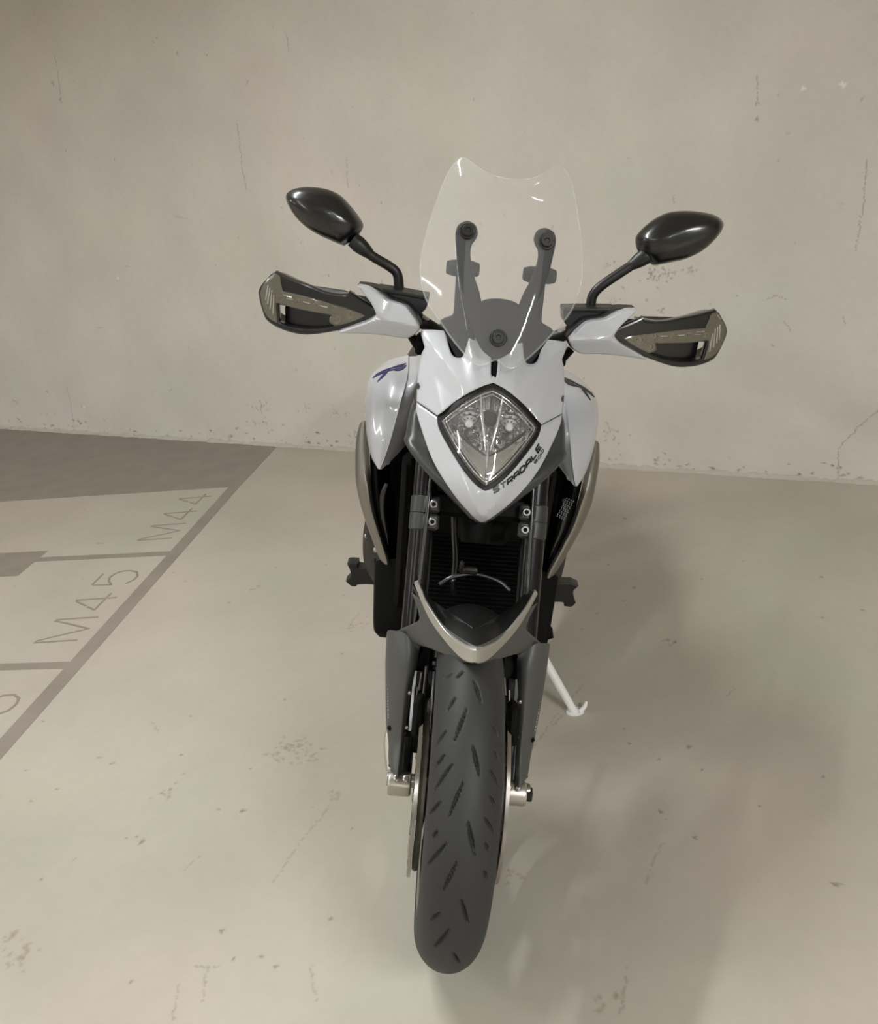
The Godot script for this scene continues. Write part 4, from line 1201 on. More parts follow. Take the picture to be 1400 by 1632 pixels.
const GLYPHS := {
	"S": [[[1.0, 0.9], [0.85, 1.0], [0.15, 1.0], [0.0, 0.85], [0.0, 0.62], [0.15, 0.5], [0.85, 0.5], [1.0, 0.38], [1.0, 0.12], [0.85, 0.0], [0.0, 0.0]]],
	"T": [[[0.0, 1.0], [1.0, 1.0]], [[0.5, 1.0], [0.5, 0.0]]],
	"R": [[[0.0, 0.0], [0.0, 1.0], [0.85, 1.0], [1.0, 0.85], [1.0, 0.55], [0.85, 0.42], [0.0, 0.42]], [[0.5, 0.42], [1.0, 0.0]]],
	"A": [[[0.0, 0.0], [0.0, 0.75], [0.2, 1.0], [0.8, 1.0], [1.0, 0.75], [1.0, 0.0]], [[0.0, 0.4], [1.0, 0.4]]],
	"D": [[[0.0, 0.0], [0.0, 1.0], [0.75, 1.0], [1.0, 0.75], [1.0, 0.25], [0.75, 0.0], [0.0, 0.0]]],
	"L": [[[0.0, 1.0], [0.0, 0.0], [1.0, 0.0]]],
	"E": [[[1.0, 1.0], [0.0, 1.0], [0.0, 0.0], [1.0, 0.0]], [[0.0, 0.5], [0.85, 0.5]]],
	"8": [[[0.2, 0.52], [0.0, 0.7], [0.2, 1.0], [0.8, 1.0], [1.0, 0.7], [0.8, 0.52], [0.2, 0.52], [0.0, 0.3], [0.2, 0.0], [0.8, 0.0], [1.0, 0.3], [0.8, 0.52]]],
	"0": [[[0.2, 0.0], [0.0, 0.2], [0.0, 0.8], [0.2, 1.0], [0.8, 1.0], [1.0, 0.8], [1.0, 0.2], [0.8, 0.0], [0.2, 0.0]]],
}

func write_on_nose(word: String, path: PackedVector3Array, height: float, width: float, gap: float, slant: float, w: float, parent: Node3D) -> void:
	# letters follow a curve on the fairing, each one a film of its own
	var fine := curve(path, 60)
	var total := 0.0
	for i in 59: total += Vector2(fine[i].x, fine[i].y).distance_to(Vector2(fine[i + 1].x, fine[i + 1].y))
	var sc := total / (word.length() * (width + gap) - gap)
	var at := func(d: float) -> Array:
		var s := 0.0
		for i in 59:
			var a := Vector2(fine[i].x, fine[i].y)
			var c := Vector2(fine[i + 1].x, fine[i + 1].y)
			var l := a.distance_to(c)
			if s + l >= d or i == 58: return [a.lerp(c, (d - s) / l), (c - a).normalized()]
			s += l
		return []
	for i in word.length():
		var mb := MB.new()
		var lines := []
		var fr: Array = at.call((i * (width + gap) + width * 0.5) * sc)
		for l in GLYPHS[word[i]]:
			var r := []
			for q in l:
				var e := Vector2((q[0] - 0.5) * width * sc + (q[1] - 0.5) * slant * height, (q[1] - 0.5) * height)
				r.append(fr[0] + fr[1] * e.x + Vector2(-fr[1].y, fr[1].x) * e.y)
			lines.append(r)
		strokes(mb, lines, w, func(q): return Vector3(q.x, q.y, nose_lower(q.x, q.y) + 0.0004), func(_q): return Vector3(0.3, 0, 0.95), 0.0006)
		part("letter" if word[i] > "9" else "digit", mb, M.ink, parent)

func lettering(parent: Node3D) -> void:
	write_on_nose("STRADALE", PackedVector3Array([Vector3(0.0141, 0.8203, -0.1198), Vector3(0.0304, 0.8291, -0.1275), Vector3(0.0501, 0.8419, -0.1438), Vector3(0.0669, 0.8544, -0.161), Vector3(0.0816, 0.8697, -0.18), Vector3(0.091, 0.8829, -0.1947)]), 0.0072, 1.0, 0.34, 0.35, 0.0025, parent)
	write_on_nose("800", PackedVector3Array([Vector3(0.0827, 0.8571, -0.1735), Vector3(0.0913, 0.8654, -0.185), Vector3(0.0975, 0.8751, -0.1957)]), 0.0040, 1.0, 0.35, 0.3, 0.0009, parent)

func windscreen(b: Node3D) -> void:
	var o := outl(PackedVector3Array([Vector3(0, 1.0195, 0), Vector3(-0.017, 1.0105, 0), Vector3(-0.0313, 1.0085, 0), Vector3(-0.0521, 1.0214, 0), Vector3(-0.0765, 1.0417, 0), Vector3(-0.1034, 1.0688, 0), Vector3(-0.1278, 1.0946, 0), Vector3(-0.1413, 1.129, 0), Vector3(-0.1435, 1.1633, 0), Vector3(-0.1369, 1.2055, 0), Vector3(-0.1277, 1.244, 0), Vector3(-0.1159, 1.2851, 0), Vector3(-0.1045, 1.3122, 0), Vector3(-0.093, 1.326, 0), Vector3(-0.0822, 1.3314, 0), Vector3(-0.064, 1.3227, 0), Vector3(-0.0383, 1.3107, 0), Vector3(0, 1.3045, 0), Vector3(0.0383, 1.3107, 0), Vector3(0.064, 1.3227, 0), Vector3(0.0822, 1.3314, 0), Vector3(0.093, 1.326, 0), Vector3(0.1045, 1.3122, 0), Vector3(0.1159, 1.2851, 0), Vector3(0.1277, 1.244, 0), Vector3(0.1369, 1.2055, 0), Vector3(0.1435, 1.1633, 0), Vector3(0.1413, 1.129, 0), Vector3(0.1278, 1.0946, 0), Vector3(0.1034, 1.0688, 0), Vector3(0.0765, 1.0417, 0), Vector3(0.0521, 1.0214, 0), Vector3(0.0313, 1.0085, 0), Vector3(0.017, 1.0105, 0)]), 6)
	var mb := MB.new()
	plate(mb, o, screen_z, 0.004, 0.0015, 0.007)
	var scr := part("windscreen", mb, M.screen, b, 35.0)
	# polished edge of the sheet
	var eo := PackedVector3Array()
	for q in o: eo.append(Vector3(q.x, q.y, screen_z(q.x, q.y) - 0.002))
	eo.append(eo[0])
	var em := MB.new()
	tube(em, eo, 0.0016, 8)
	part("screen_edge", em, M.edge, scr, 70.0)
	# bracket: a forked plate behind the screen
	var bo := outl(PackedVector3Array([Vector3(0, 1.0181, 1), Vector3(-0.0133, 1.023, 0), Vector3(-0.0289, 1.0365, 0), Vector3(-0.0462, 1.0683, 0), Vector3(-0.0641, 1.1106, 0), Vector3(-0.0746, 1.1438, 0), Vector3(-0.08, 1.1656, 0), Vector3(-0.0836, 1.1885, 0), Vector3(-0.0854, 1.2009, 0), Vector3(-0.0863, 1.2142, 0), Vector3(-0.0815, 1.2261, 0), Vector3(-0.0676, 1.232, 0), Vector3(-0.0537, 1.2271, 0), Vector3(-0.0483, 1.2143, 0), Vector3(-0.0515, 1.2034, 0), Vector3(-0.0573, 1.194, 0), Vector3(-0.057, 1.1747, 0), Vector3(-0.0466, 1.1429, 0), Vector3(-0.0389, 1.1265, 0), Vector3(-0.0322, 1.1071, 1), Vector3(-0.0257, 1.1104, 0), Vector3(-0.0161, 1.1127, 0), Vector3(0, 1.1141, 0), Vector3(0.0161, 1.1127, 0), Vector3(0.0257, 1.1104, 0), Vector3(0.0322, 1.1071, 1), Vector3(0.0389, 1.1265, 0), Vector3(0.0466, 1.1429, 0), Vector3(0.057, 1.1747, 0), Vector3(0.0573, 1.194, 0), Vector3(0.0515, 1.2034, 0), Vector3(0.0483, 1.2143, 0), Vector3(0.0537, 1.2271, 0), Vector3(0.0676, 1.232, 0), Vector3(0.0815, 1.2261, 0), Vector3(0.0863, 1.2142, 0), Vector3(0.0854, 1.2009, 0), Vector3(0.0836, 1.1885, 0), Vector3(0.08, 1.1656, 0), Vector3(0.0746, 1.1438, 0), Vector3(0.0641, 1.1106, 0), Vector3(0.0462, 1.0683, 0), Vector3(0.0289, 1.0365, 0), Vector3(0.0133, 1.023, 0)]), 4)
	var bm := MB.new()
	plate(bm, bo, bracket_z, 0.008, 0.003, 0.007)
	var br := part("screen_bracket", bm, M.plastic, b, 30.0)
	for s in [-1.0, 1.0]:
		# side plates going down into the nose, with clip blocks
		var so := outl(PackedVector3Array([Vector3(-0.0797, 1.1419, 1), Vector3(-0.0628, 1.1281, 0), Vector3(-0.0387, 1.0525, 0), Vector3(-0.0402, 1.0204, 1), Vector3(-0.0496, 0.9988, 0), Vector3(-0.061, 0.9978, 1), Vector3(-0.0743, 1.0175, 0), Vector3(-0.0876, 1.0392, 0), Vector3(-0.1009, 1.0618, 1), Vector3(-0.0945, 1.0668, 0), Vector3(-0.0858, 1.0709, 0), Vector3(-0.0784, 1.0771, 0), Vector3(-0.0786, 1.1049, 0)]), 3)
		if s > 0.0:
			for i in so.size(): so[i].x = -so[i].x
			so.reverse()
		var sm := MB.new()
		plate(sm, so, func(x, y): return -0.275 - 0.42 * (y - 1.05) - 0.9 * absf(x) * 0.2, 0.006, 0.002, 0.01)
		part("bracket_plate", sm, M.plastic, br)
		var c0 := Vector3(-0.0682, 1.1509, -0.335)
		var cl := MB.new()
		cl.xf = side(s)
		tube(cl, PackedVector3Array([c0 + Vector3(-0.0295, 0, 0), c0 + Vector3(-0.028, 0, 0), c0 + Vector3(-0.018, 0, 0), c0, c0 + Vector3(0.018, 0, 0), c0 + Vector3(0.028, 0, 0), c0 + Vector3(0.0295, 0, 0)]), [0.009, 0.0115, 0.0145, 0.015, 0.0145, 0.0115, 0.009], 8)
		part("clip_block", cl, M.plastic, br, 30.0)
	var ks := [Vector3(-0.0658, 1.2175, -0.3031), Vector3(0.0702, 1.2115, -0.3015), Vector3(0.001, 1.0545, -0.2281)]
	for k in ks:
		var kn := MB.new()
		turned(kn, PackedVector2Array([Vector2(0.014, -0.012), Vector2(0.0145, 0.001), Vector2(0.013, 0.003), Vector2(0.011, 0.003), Vector2(0.0105, 0.007), Vector2(0.009, 0.0085), Vector2(0.0045, 0.0085), Vector2(0.0035, 0.006), Vector2(0.0015, 0.006)]), k, Vector3(0, 0.36, 1), 28)
		part("screen_screw", kn, M.gloss_black, br)
	# dark slot below the middle screw and the instrument hood behind the screen
	var sl := MB.new()
	plate(sl, outl(PackedVector3Array([Vector3(0, 0.9874, 0), Vector3(-0.007, 0.9908, 0), Vector3(-0.0082, 1.0115, 0), Vector3(0, 1.0386, 1), Vector3(0.0082, 1.0115, 0), Vector3(0.007, 0.9908, 0)]), 3), func(x, y): return nose(x, y) - 0.006, 0.004, 0.001, 0.01)
	part("slot_liner", sl, M.deep, b)
	var hood := MB.new()
	sheet(hood, [
		PackedVector3Array([Vector3(-0.105, 0.985, -0.33), Vector3(-0.06, 1.00, -0.315), Vector3(0, 1.005, -0.30), Vector3(0.06, 1.00, -0.315), Vector3(0.105, 0.985, -0.33)]),
		PackedVector3Array([Vector3(-0.11, 1.0, -0.36), Vector3(-0.06, 1.015, -0.35), Vector3(0, 1.02, -0.35), Vector3(0.06, 1.015, -0.35), Vector3(0.11, 1.0, -0.36)]),
		PackedVector3Array([Vector3(-0.10, 0.975, -0.44), Vector3(-0.06, 0.985, -0.46), Vector3(0, 0.99, -0.46), Vector3(0.06, 0.985, -0.46), Vector3(0.10, 0.975, -0.44)]),
	], 17, 12, 0.01)
	part("instrument_hood", hood, M.deep, b)

func controls(b: Node3D, s: float) -> void:
	# handlebar half with grip
	var hb := MB.new()
	hb.xf = side(s)
	tube(hb, PackedVector3Array([Vector3(0.0, 1.0, -0.47), Vector3(-0.07, 1.0, -0.45), Vector3(-0.13, 1.035, -0.41), Vector3(-0.19, 1.055, -0.42), Vector3(-0.30, 1.06, -0.455), Vector3(-0.40, 1.06, -0.49)]), 0.0125, 16, 30)
	var bar := part("handlebar", hb, M.casting, b)
	var gp := MB.new()
	gp.xf = side(s)
	tube(gp, PackedVector3Array([Vector3(-0.285, 1.06, -0.451), Vector3(-0.29, 1.06, -0.453), Vector3(-0.40, 1.06, -0.49), Vector3(-0.405, 1.06, -0.4915)]), [0.016, 0.0175, 0.0175, 0.015], 20)
	part("grip", gp, M.rubber, bar)
	var lv := MB.new()
	lv.xf = side(s)
	tube(lv, PackedVector3Array([Vector3(-0.20, 1.05, -0.39), Vector3(-0.27, 1.045, -0.395), Vector3(-0.36, 1.045, -0.43), Vector3(-0.395, 1.05, -0.445)]), [0.010, 0.008, 0.007, 0.008], 12, 16, 0.6)
	part("lever", lv, M.casting, bar)
	# silver bar riser stub that shows beside the fairing
	var st := MB.new()
	st.xf = side(s)
	tube(st, PackedVector3Array([Vector3(-0.1404, 1.0484, -0.4), Vector3(-0.1147, 1.0293, -0.42)]), 0.0085, 14)
	part("bar_end_stub", st, M.steel, bar)
	var st2 := MB.new()
	st2.xf = side(s)
	tube(st2, PackedVector3Array([Vector3(-0.1557, 1.007, -0.43), Vector3(-0.1436, 0.991, -0.43), Vector3(-0.1278, 0.9798, -0.42)]), [0.008, 0.009, 0.008], 12)
	block(st2, Vector3(-0.1334, 0.996, -0.41), Vector3(0.022, 0.04, 0.03), 0.005)
	part("switch_cable", st2, M.deep, bar)
	# master cylinder: flat-lidded wedge
	var mc := MB.new()
	mc.xf = side(s)
	var mo := outl(PackedVector3Array([Vector3(-0.2182, 1.0914, 1), Vector3(-0.127, 1.0841, 1), Vector3(-0.1264, 1.0772, 0), Vector3(-0.1301, 1.0629, 0), Vector3(-0.1422, 1.0501, 1), Vector3(-0.1638, 1.0529, 0), Vector3(-0.1765, 1.0659, 0), Vector3(-0.1981, 1.0699, 0), Vector3(-0.2139, 1.0767, 1)]), 3)
	plate(mc, mo, func(_x, y): return -0.395 + 0.25 * (y - 1.08), 0.05, 0.004, 0.02)
	var ms := part("master_cylinder", mc, M.plastic_dark, b, 30.0)
	var lid := MB.new()
	lid.xf = side(s)
	plate(lid, outl(PackedVector3Array([Vector3(-0.2216, 1.0964, 1), Vector3(-0.178, 1.0932, 0), Vector3(-0.1259, 1.0884, 1), Vector3(-0.1254, 1.0815, 1), Vector3(-0.1775, 1.0863, 0), Vector3(-0.22, 1.0885, 1)]), 2), func(_x, _y): return -0.388, 0.06, 0.002, 0.03)
	part("reservoir_lid", lid, M.black, ms)
	# mirror stalk and housing
	var mm := PackedVector3Array([Vector3(-0.1843, 1.0798, -0.437), Vector3(-0.1851, 1.0973, -0.437), Vector3(-0.19, 1.119, -0.437), Vector3(-0.2062, 1.1315, -0.437), Vector3(-0.2381, 1.1461, -0.44), Vector3(-0.2589, 1.1609, -0.44)])
	var mr := PackedVector3Array([Vector3(0.1851, 1.07, -0.437), Vector3(0.182, 1.0911, -0.437), Vector3(0.1837, 1.1113, -0.437), Vector3(0.1986, 1.1312, -0.437), Vector3(0.2442, 1.1681, -0.44), Vector3(0.2629, 1.1834, -0.44)])
	var stalk := MB.new()
	tube(stalk, mm if s < 0.0 else mr, [0.0105, 0.0095, 0.0092, 0.0092, 0.0092, 0.0095], 18, 36)
	var sk := part("mirror_stalk", stalk, M.black, b)
	var boot := MB.new()
	var e0: Vector3 = mm[5] if s < 0.0 else mr[5]
	var e1: Vector3 = mm[4] if s < 0.0 else mr[4]
	var dir := (e0 - e1).normalized()
	tube(boot, PackedVector3Array([e0 - dir * 0.020, e0 - dir * 0.006, e0 + dir * 0.008, e0 + dir * 0.022]), [0.0098, 0.0135, 0.0155, 0.014], 18, 10)
	part("mirror_boot", boot, M.black, sk)
	var mo2: PackedVector2Array
	var mid: Vector2
	if s < 0.0:
		mo2 = outl(PackedVector3Array([Vector3(-0.4033, 1.2333, 0), Vector3(-0.3996, 1.2461, 0), Vector3(-0.384, 1.2544, 0), Vector3(-0.3598, 1.258, 0), Vector3(-0.33, 1.2567, 0), Vector3(-0.3056, 1.2485, 0), Vector3(-0.2854, 1.2317, 0), Vector3(-0.2672, 1.2118, 0), Vector3(-0.2596, 1.1987, 0), Vector3(-0.2648, 1.1849, 0), Vector3(-0.2781, 1.1704, 0), Vector3(-0.2895, 1.1621, 0), Vector3(-0.2953, 1.1605, 0), Vector3(-0.3147, 1.1662, 0), Vector3(-0.3449, 1.1771, 0), Vector3(-0.3709, 1.1916, 0), Vector3(-0.3909, 1.2109, 0)]), 4)
		mid = Vector2(-0.3238, 1.2077)
	else:
		mo2 = outl(PackedVector3Array([Vector3(0.2499, 1.2148, 0), Vector3(0.2532, 1.2273, 0), Vector3(0.2702, 1.2475, 0), Vector3(0.2928, 1.2641, 0), Vector3(0.3167, 1.2721, 0), Vector3(0.3493, 1.2748, 0), Vector3(0.3825, 1.2721, 0), Vector3(0.3999, 1.2638, 0), Vector3(0.4051, 1.2522, 0), Vector3(0.3962, 1.2316, 0), Vector3(0.3753, 1.2077, 0), Vector3(0.3476, 1.1905, 0), Vector3(0.32, 1.1814, 0), Vector3(0.2931, 1.174, 0), Vector3(0.2834, 1.176, 0), Vector3(0.2687, 1.1861, 0), Vector3(0.2561, 1.1986, 0)]), 4)
		mid = Vector2(0.3258, 1.2256)
	var ax0: Vector2 = (Vector2(-0.2645, 1.1794) if s < 0.0 else Vector2(0.2603, 1.2012))
	var ax1: Vector2 = (Vector2(-0.4006, 1.2406) if s < 0.0 else Vector2(0.4026, 1.2585))
	var nrm := (ax1 - ax0).orthogonal().normalized()
	if nrm.y < 0.0: nrm = -nrm
	var hm := MB.new()
	hm.xf = Transform3D(Basis.IDENTITY, Vector3(0, 0, -0.445))
	swell(hm, mo2, 0.040, 0.022, mid, func(p, k):
		# the face breaks along two lines that run the length of the housing
		var d: float = (p - mid).dot(nrm)
		return -0.9 * maxf(0.0, d - 0.018) * k - 0.7 * maxf(0.0, -d - 0.010) * k)
	var ho := part("mirror_housing", hm, M.gloss_black, sk, 32.0)
	var gl := MB.new()
	var go := inset(mo2, 0.007)
	gl.xf = Transform3D(Basis.IDENTITY, Vector3(0, 0, -0.466))
	plate(gl, go, func(_x, _y): return 0.0, 0.003, 0.001, 0.02)
	part("mirror_glass", gl, M.chrome, ho)
	hand_guard(b, s)

func hand_guard(b: Node3D, s: float) -> void:
	var o := outl(PackedVector3Array([Vector3(-0.4199, 1.1035, 1), Vector3(-0.39, 1.0957, 0), Vector3(-0.3503, 1.0877, 0), Vector3(-0.3165, 1.0809, 0), Vector3(-0.2813, 1.0804, 0), Vector3(-0.2721, 1.0878, 1), Vector3(-0.2623, 1.0822, 0), Vector3(-0.2441, 1.073, 0), Vector3(-0.2295, 1.0655, 0), Vector3(-0.2196, 1.0563, 0), Vector3(-0.2226, 1.0468, 0), Vector3(-0.2351, 1.0372, 0), Vector3(-0.2655, 1.0218, 0), Vector3(-0.2943, 1.0108, 1), Vector3(-0.3339, 0.9989, 0), Vector3(-0.3658, 0.993, 0), Vector3(-0.4042, 0.9952, 0), Vector3(-0.4358, 1.0051, 0), Vector3(-0.4476, 1.021, 0), Vector3(-0.4564, 1.0483, 0), Vector3(-0.4565, 1.0627, 0), Vector3(-0.445, 1.0801, 0)]), 4)
	var win := outl(PackedVector3Array([Vector3(-0.4129, 1.0417, 1), Vector3(-0.3657, 1.0424, 0), Vector3(-0.3202, 1.0434, 1), Vector3(-0.3101, 1.0379, 0), Vector3(-0.3097, 1.0274, 0), Vector3(-0.3008, 1.0205, 1), Vector3(-0.3242, 1.0123, 0), Vector3(-0.3648, 1.0058, 0), Vector3(-0.3963, 1.0063, 0), Vector3(-0.4098, 1.0099, 1)]), 3)
	var g := MB.new()
	g.xf = side(s)
	plate(g, o, guard_z, 0.016, 0.004, 0.009, [win])
	var gd := part("hand_guard", g, M.gloss_black, b, 30.0)
	# wrap of the guard towards the rider, along its outer and upper edge
	var wr := MB.new()
	wr.xf = side(s)
	sheet(wr, [
		PackedVector3Array([Vector3(-0.269, 1.0828, -0.3842), Vector3(-0.3174, 1.0788, -0.3986), Vector3(-0.3678, 1.0878, -0.4185), Vector3(-0.419, 1.101, -0.444), Vector3(-0.4433, 1.0807, -0.4579), Vector3(-0.4557, 1.0608, -0.4654), Vector3(-0.4556, 1.0464, -0.4654), Vector3(-0.4471, 1.0189, -0.4601), Vector3(-0.4358, 1.0052, -0.4534), Vector3(-0.4055, 0.995, -0.4367), Vector3(-0.3656, 0.9937, -0.4175), Vector3(-0.3025, 1.0085, -0.3937)]),
		PackedVector3Array([Vector3(-0.2689, 1.0805, -0.4192), Vector3(-0.3173, 1.0765, -0.4336), Vector3(-0.3678, 1.0855, -0.4535), Vector3(-0.4177, 1.0977, -0.4782), Vector3(-0.4405, 1.0788, -0.4912), Vector3(-0.4515, 1.0603, -0.4978), Vector3(-0.4514, 1.0471, -0.4978), Vector3(-0.4443, 1.0219, -0.4934), Vector3(-0.433, 1.0094, -0.4868), Vector3(-0.4055, 0.9999, -0.4718), Vector3(-0.3657, 0.9985, -0.4526), Vector3(-0.3026, 1.012, -0.4287)]),
		PackedVector3Array([Vector3(-0.2687, 1.0771, -0.4442), Vector3(-0.3172, 1.0731, -0.4585), Vector3(-0.3677, 1.0809, -0.4785), Vector3(-0.4149, 1.0923, -0.5017), Vector3(-0.4364, 1.076, -0.5138), Vector3(-0.4459, 1.0601, -0.5194), Vector3(-0.4458, 1.0481, -0.5194), Vector3(-0.4387, 1.0253, -0.5151), Vector3(-0.4289, 1.0138, -0.5095), Vector3(-0.4029, 1.0052, -0.4954), Vector3(-0.3658, 1.0033, -0.4776), Vector3(-0.3028, 1.0155, -0.4538)]),
	], 40, 6, 0.004)
	part("guard_wrap", wr, M.gloss_black, gd)
	# black inner panel seen through the window, stopping short of the outer limb
	var ip := MB.new()
	ip.xf = side(s)
	plate(ip, outl(PackedVector3Array([Vector3(-0.4036, 1.0433, 1), Vector3(-0.303, 1.0447, 1), Vector3(-0.2971, 1.0187, 1), Vector3(-0.3392, 1.0064, 0), Vector3(-0.3777, 1.0011, 0), Vector3(-0.403, 1.0063, 1)]), 2), func(x, y): return guard_z(x, y) - 0.022, 0.01, 0.002, 0.012)
	part("inner_panel", ip, M.gloss_black, gd)
	# clear indicator lens: a limb round the outer end and a strip running inwards
	var lo := outl(PackedVector3Array([Vector3(-0.4198, 1.0993, 1), Vector3(-0.4097, 1.0951, 0), Vector3(-0.4069, 1.0827, 0), Vector3(-0.4027, 1.0693, 1), Vector3(-0.3817, 1.0686, 0), Vector3(-0.3535, 1.0665, 0), Vector3(-0.3221, 1.0629, 0), Vector3(-0.2852, 1.0575, 0), Vector3(-0.2549, 1.0522, 0), Vector3(-0.2392, 1.0472, 1), Vector3(-0.2519, 1.0387, 0), Vector3(-0.2755, 1.0275, 0), Vector3(-0.2947, 1.0208, 1), Vector3(-0.3059, 1.0244, 0), Vector3(-0.3087, 1.0322, 0), Vector3(-0.304, 1.0399, 1), Vector3(-0.3401, 1.0405, 0), Vector3(-0.3786, 1.0415, 0), Vector3(-0.413, 1.0452, 1), Vector3(-0.417, 1.0398, 0), Vector3(-0.4138, 1.0067, 1), Vector3(-0.4317, 1.0119, 0), Vector3(-0.4443, 1.0253, 0), Vector3(-0.4514, 1.0492, 0), Vector3(-0.4515, 1.0624, 0), Vector3(-0.4405, 1.0796, 0)]), 3)
	var lm := MB.new()
	lm.xf = side(s)
	plate(lm, lo, func(x, y): return guard_z(x, y) + 0.004, 0.006, 0.002, 0.008)
	var le := part("indicator_lens", lm, M.smoke, gd)
	var bk := MB.new()
	bk.xf = side(s)
	plate(bk, inset(lo, 0.0015), func(x, y): return guard_z(x, y) + 0.0008 + 0.0006 * sin(x * 700.0), 0.0008, 0.0002, 0.006)
	part("lamp_reflector", bk, M.guide, le, 20.0)
	var bars := [[Vector3(-0.3959, 1.0575, -0.4258), Vector3(-0.3815, 1.0569, -0.4188)], [Vector3(-0.3609, 1.056, -0.4095), Vector3(-0.3469, 1.0552, -0.4036)], [Vector3(-0.3268, 1.0541, -0.3959), Vector3(-0.3119, 1.0533, -0.3907)], [Vector3(-0.435, 1.0758, -0.447), Vector3(-0.4402, 1.0464, -0.45)], [Vector3(-0.4309, 1.0718, -0.4446), Vector3(-0.4361, 1.04, -0.4476)], [Vector3(-0.4267, 1.0678, -0.4423), Vector3(-0.4305, 1.0314, -0.4444)], [Vector3(-0.4226, 1.059, -0.4399), Vector3(-0.4236, 1.0231, -0.4405)], [Vector3(-0.4324, 1.0868, -0.4455), Vector3(-0.423, 1.0953, -0.4402)], [Vector3(-0.4026, 1.0623, -0.4292), Vector3(-0.3842, 1.0618, -0.4201)]]
	for l in bars:
		var bb := MB.new()
		bb.xf = side(s)
		tube(bb, PackedVector3Array([l[0] + Vector3(0, 0, 0.0016), l[1] + Vector3(0, 0, 0.0016)]), 0.0016, 6)
		part("light_bar", bb, M.pale_chrome, le)
	var led := [[Vector3(-0.4065, 1.0558, -0.4312), 0.0045], [Vector3(-0.3698, 1.0558, -0.4134), 0.005], [Vector3(-0.3355, 1.054, -0.3992), 0.0045], [Vector3(-0.3021, 1.053, -0.3875), 0.005], [Vector3(-0.2714, 1.0455, -0.3789), 0.0085], [Vector3(-0.294, 1.0332, -0.3851), 0.008]]
	for l in led:
		var lb := MB.new()
		lb.xf = side(s)
		var r: float = l[1]
		turned(lb, PackedVector2Array([Vector2(r, 0.0), Vector2(r, 0.0032), Vector2(r * 0.8, 0.0034), Vector2(r * 0.6, 0.0015), Vector2(r * 0.3, 0.0012), Vector2(r * 0.2, 0.003), Vector2(0.0003, 0.0032)]), l[0], Vector3(0, 0, 1), 20)
		part("led_cup", lb, M.casting_light, le, 30.0)
	# white cover: forked at the outer end, blunt at the inner
	var cv := MB.new()
	cv.xf = side(s)
	var jo: Vector2 = Vector2(-0.207, 1.0508)
	var up: Vector2 = Vector2(-0.2503, 1.1011)
	var dn: Vector2 = Vector2(-0.2821, 1.0163)
	var inn: Vector2 = Vector2(-0.1432, 1.0435)
	var co := outl(PackedVector3Array([Vector3(-0.2539, 1.1029, 1), Vector3(-0.2411, 1.1022, 0), Vector3(-0.2235, 1.0969, 0), Vector3(-0.2092, 1.0889, 0), Vector3(-0.1962, 1.0813, 0), Vector3(-0.1683, 1.0746, 0), Vector3(-0.155, 1.0643, 0), Vector3(-0.1399, 1.0461, 0), Vector3(-0.1371, 1.0384, 0), Vector3(-0.1454, 1.0255, 0), Vector3(-0.1586, 1.0168, 0), Vector3(-0.1713, 1.0155, 0), Vector3(-0.2074, 1.017, 0), Vector3(-0.2509, 1.0158, 0), Vector3(-0.2868, 1.0122, 1), Vector3(-0.2857, 1.0158, 0), Vector3(-0.2599, 1.0286, 0), Vector3(-0.2333, 1.0416, 0), Vector3(-0.221, 1.0516, 0), Vector3(-0.2185, 1.0587, 0), Vector3(-0.2281, 1.0757, 0), Vector3(-0.2428, 1.0908, 0)]), 4)
	plate(cv, co, func(x, y):
		var p := Vector2(-absf(x), y)
		var d := 1.0
		for e in [up, dn, inn]:
			var t := clampf((p - jo).dot(e - jo) / (e - jo).length_squared(), 0.0, 1.0)
			d = minf(d, p.distance_to(jo.lerp(e, t)))
		return guard_z(x, y) + 0.034 - 0.62 * sqrt(d * d + 0.000004) - maxf(0.0, jo.x - p.x) * 0.12, 0.03, 0.003, 0.004)
	part("guard_cover", cv, M.white, gd, 22.0)
	var cu := MB.new()
	cu.xf = side(s)
	plate(cu, outl(PackedVector3Array([Vector3(-0.2573, 1.1003, 1), Vector3(-0.2201, 1.0989, 0), Vector3(-0.194, 1.0838, 0), Vector3(-0.1662, 1.0775, 0), Vector3(-0.1517, 1.0665, 0), Vector3(-0.1365, 1.0464, 0), Vector3(-0.1347, 1.0375, 0), Vector3(-0.144, 1.0228, 0), Vector3(-0.1585, 1.0145, 0), Vector3(-0.1711, 1.0132, 0), Vector3(-0.2154, 1.0132, 0), Vector3(-0.2915, 1.0092, 1), Vector3(-0.2631, 1.0212, 0), Vector3(-0.2286, 1.0416, 0), Vector3(-0.2213, 1.0561, 0), Vector3(-0.2303, 1.072, 0), Vector3(-0.245, 1.0872, 0)]), 3), func(x, y): return guard_z(x, y) - 0.002, 0.05, 0.004, 0.012)
	part("cover_base", cu, M.black, gd, 30.0)

# blades of the emblem: place across the shoulder (0 ridge, 1 outer edge), place down it, half width
const EMBLEM := [
	[[0.60, 1.11, 0.002], [0.51, 0.99, 0.0055], [0.39, 0.88, 0.004], [0.27, 0.81, 0.004], [0.15, 0.69, 0.006], [0.05, 0.51, 0.001]],
	[[0.57, 0.99, 0.002], [0.45, 0.83, 0.003], [0.32, 0.72, 0.0036], [0.18, 0.56, 0.005], [0.06, 0.42, 0.001]],
	[[0.39, 0.90, 0.003], [0.43, 1.11, 0.004], [0.49, 1.34, 0.001]],
	[[0.26, 0.85, 0.003], [0.18, 0.79, 0.005], [0.09, 0.67, 0.001]],
]

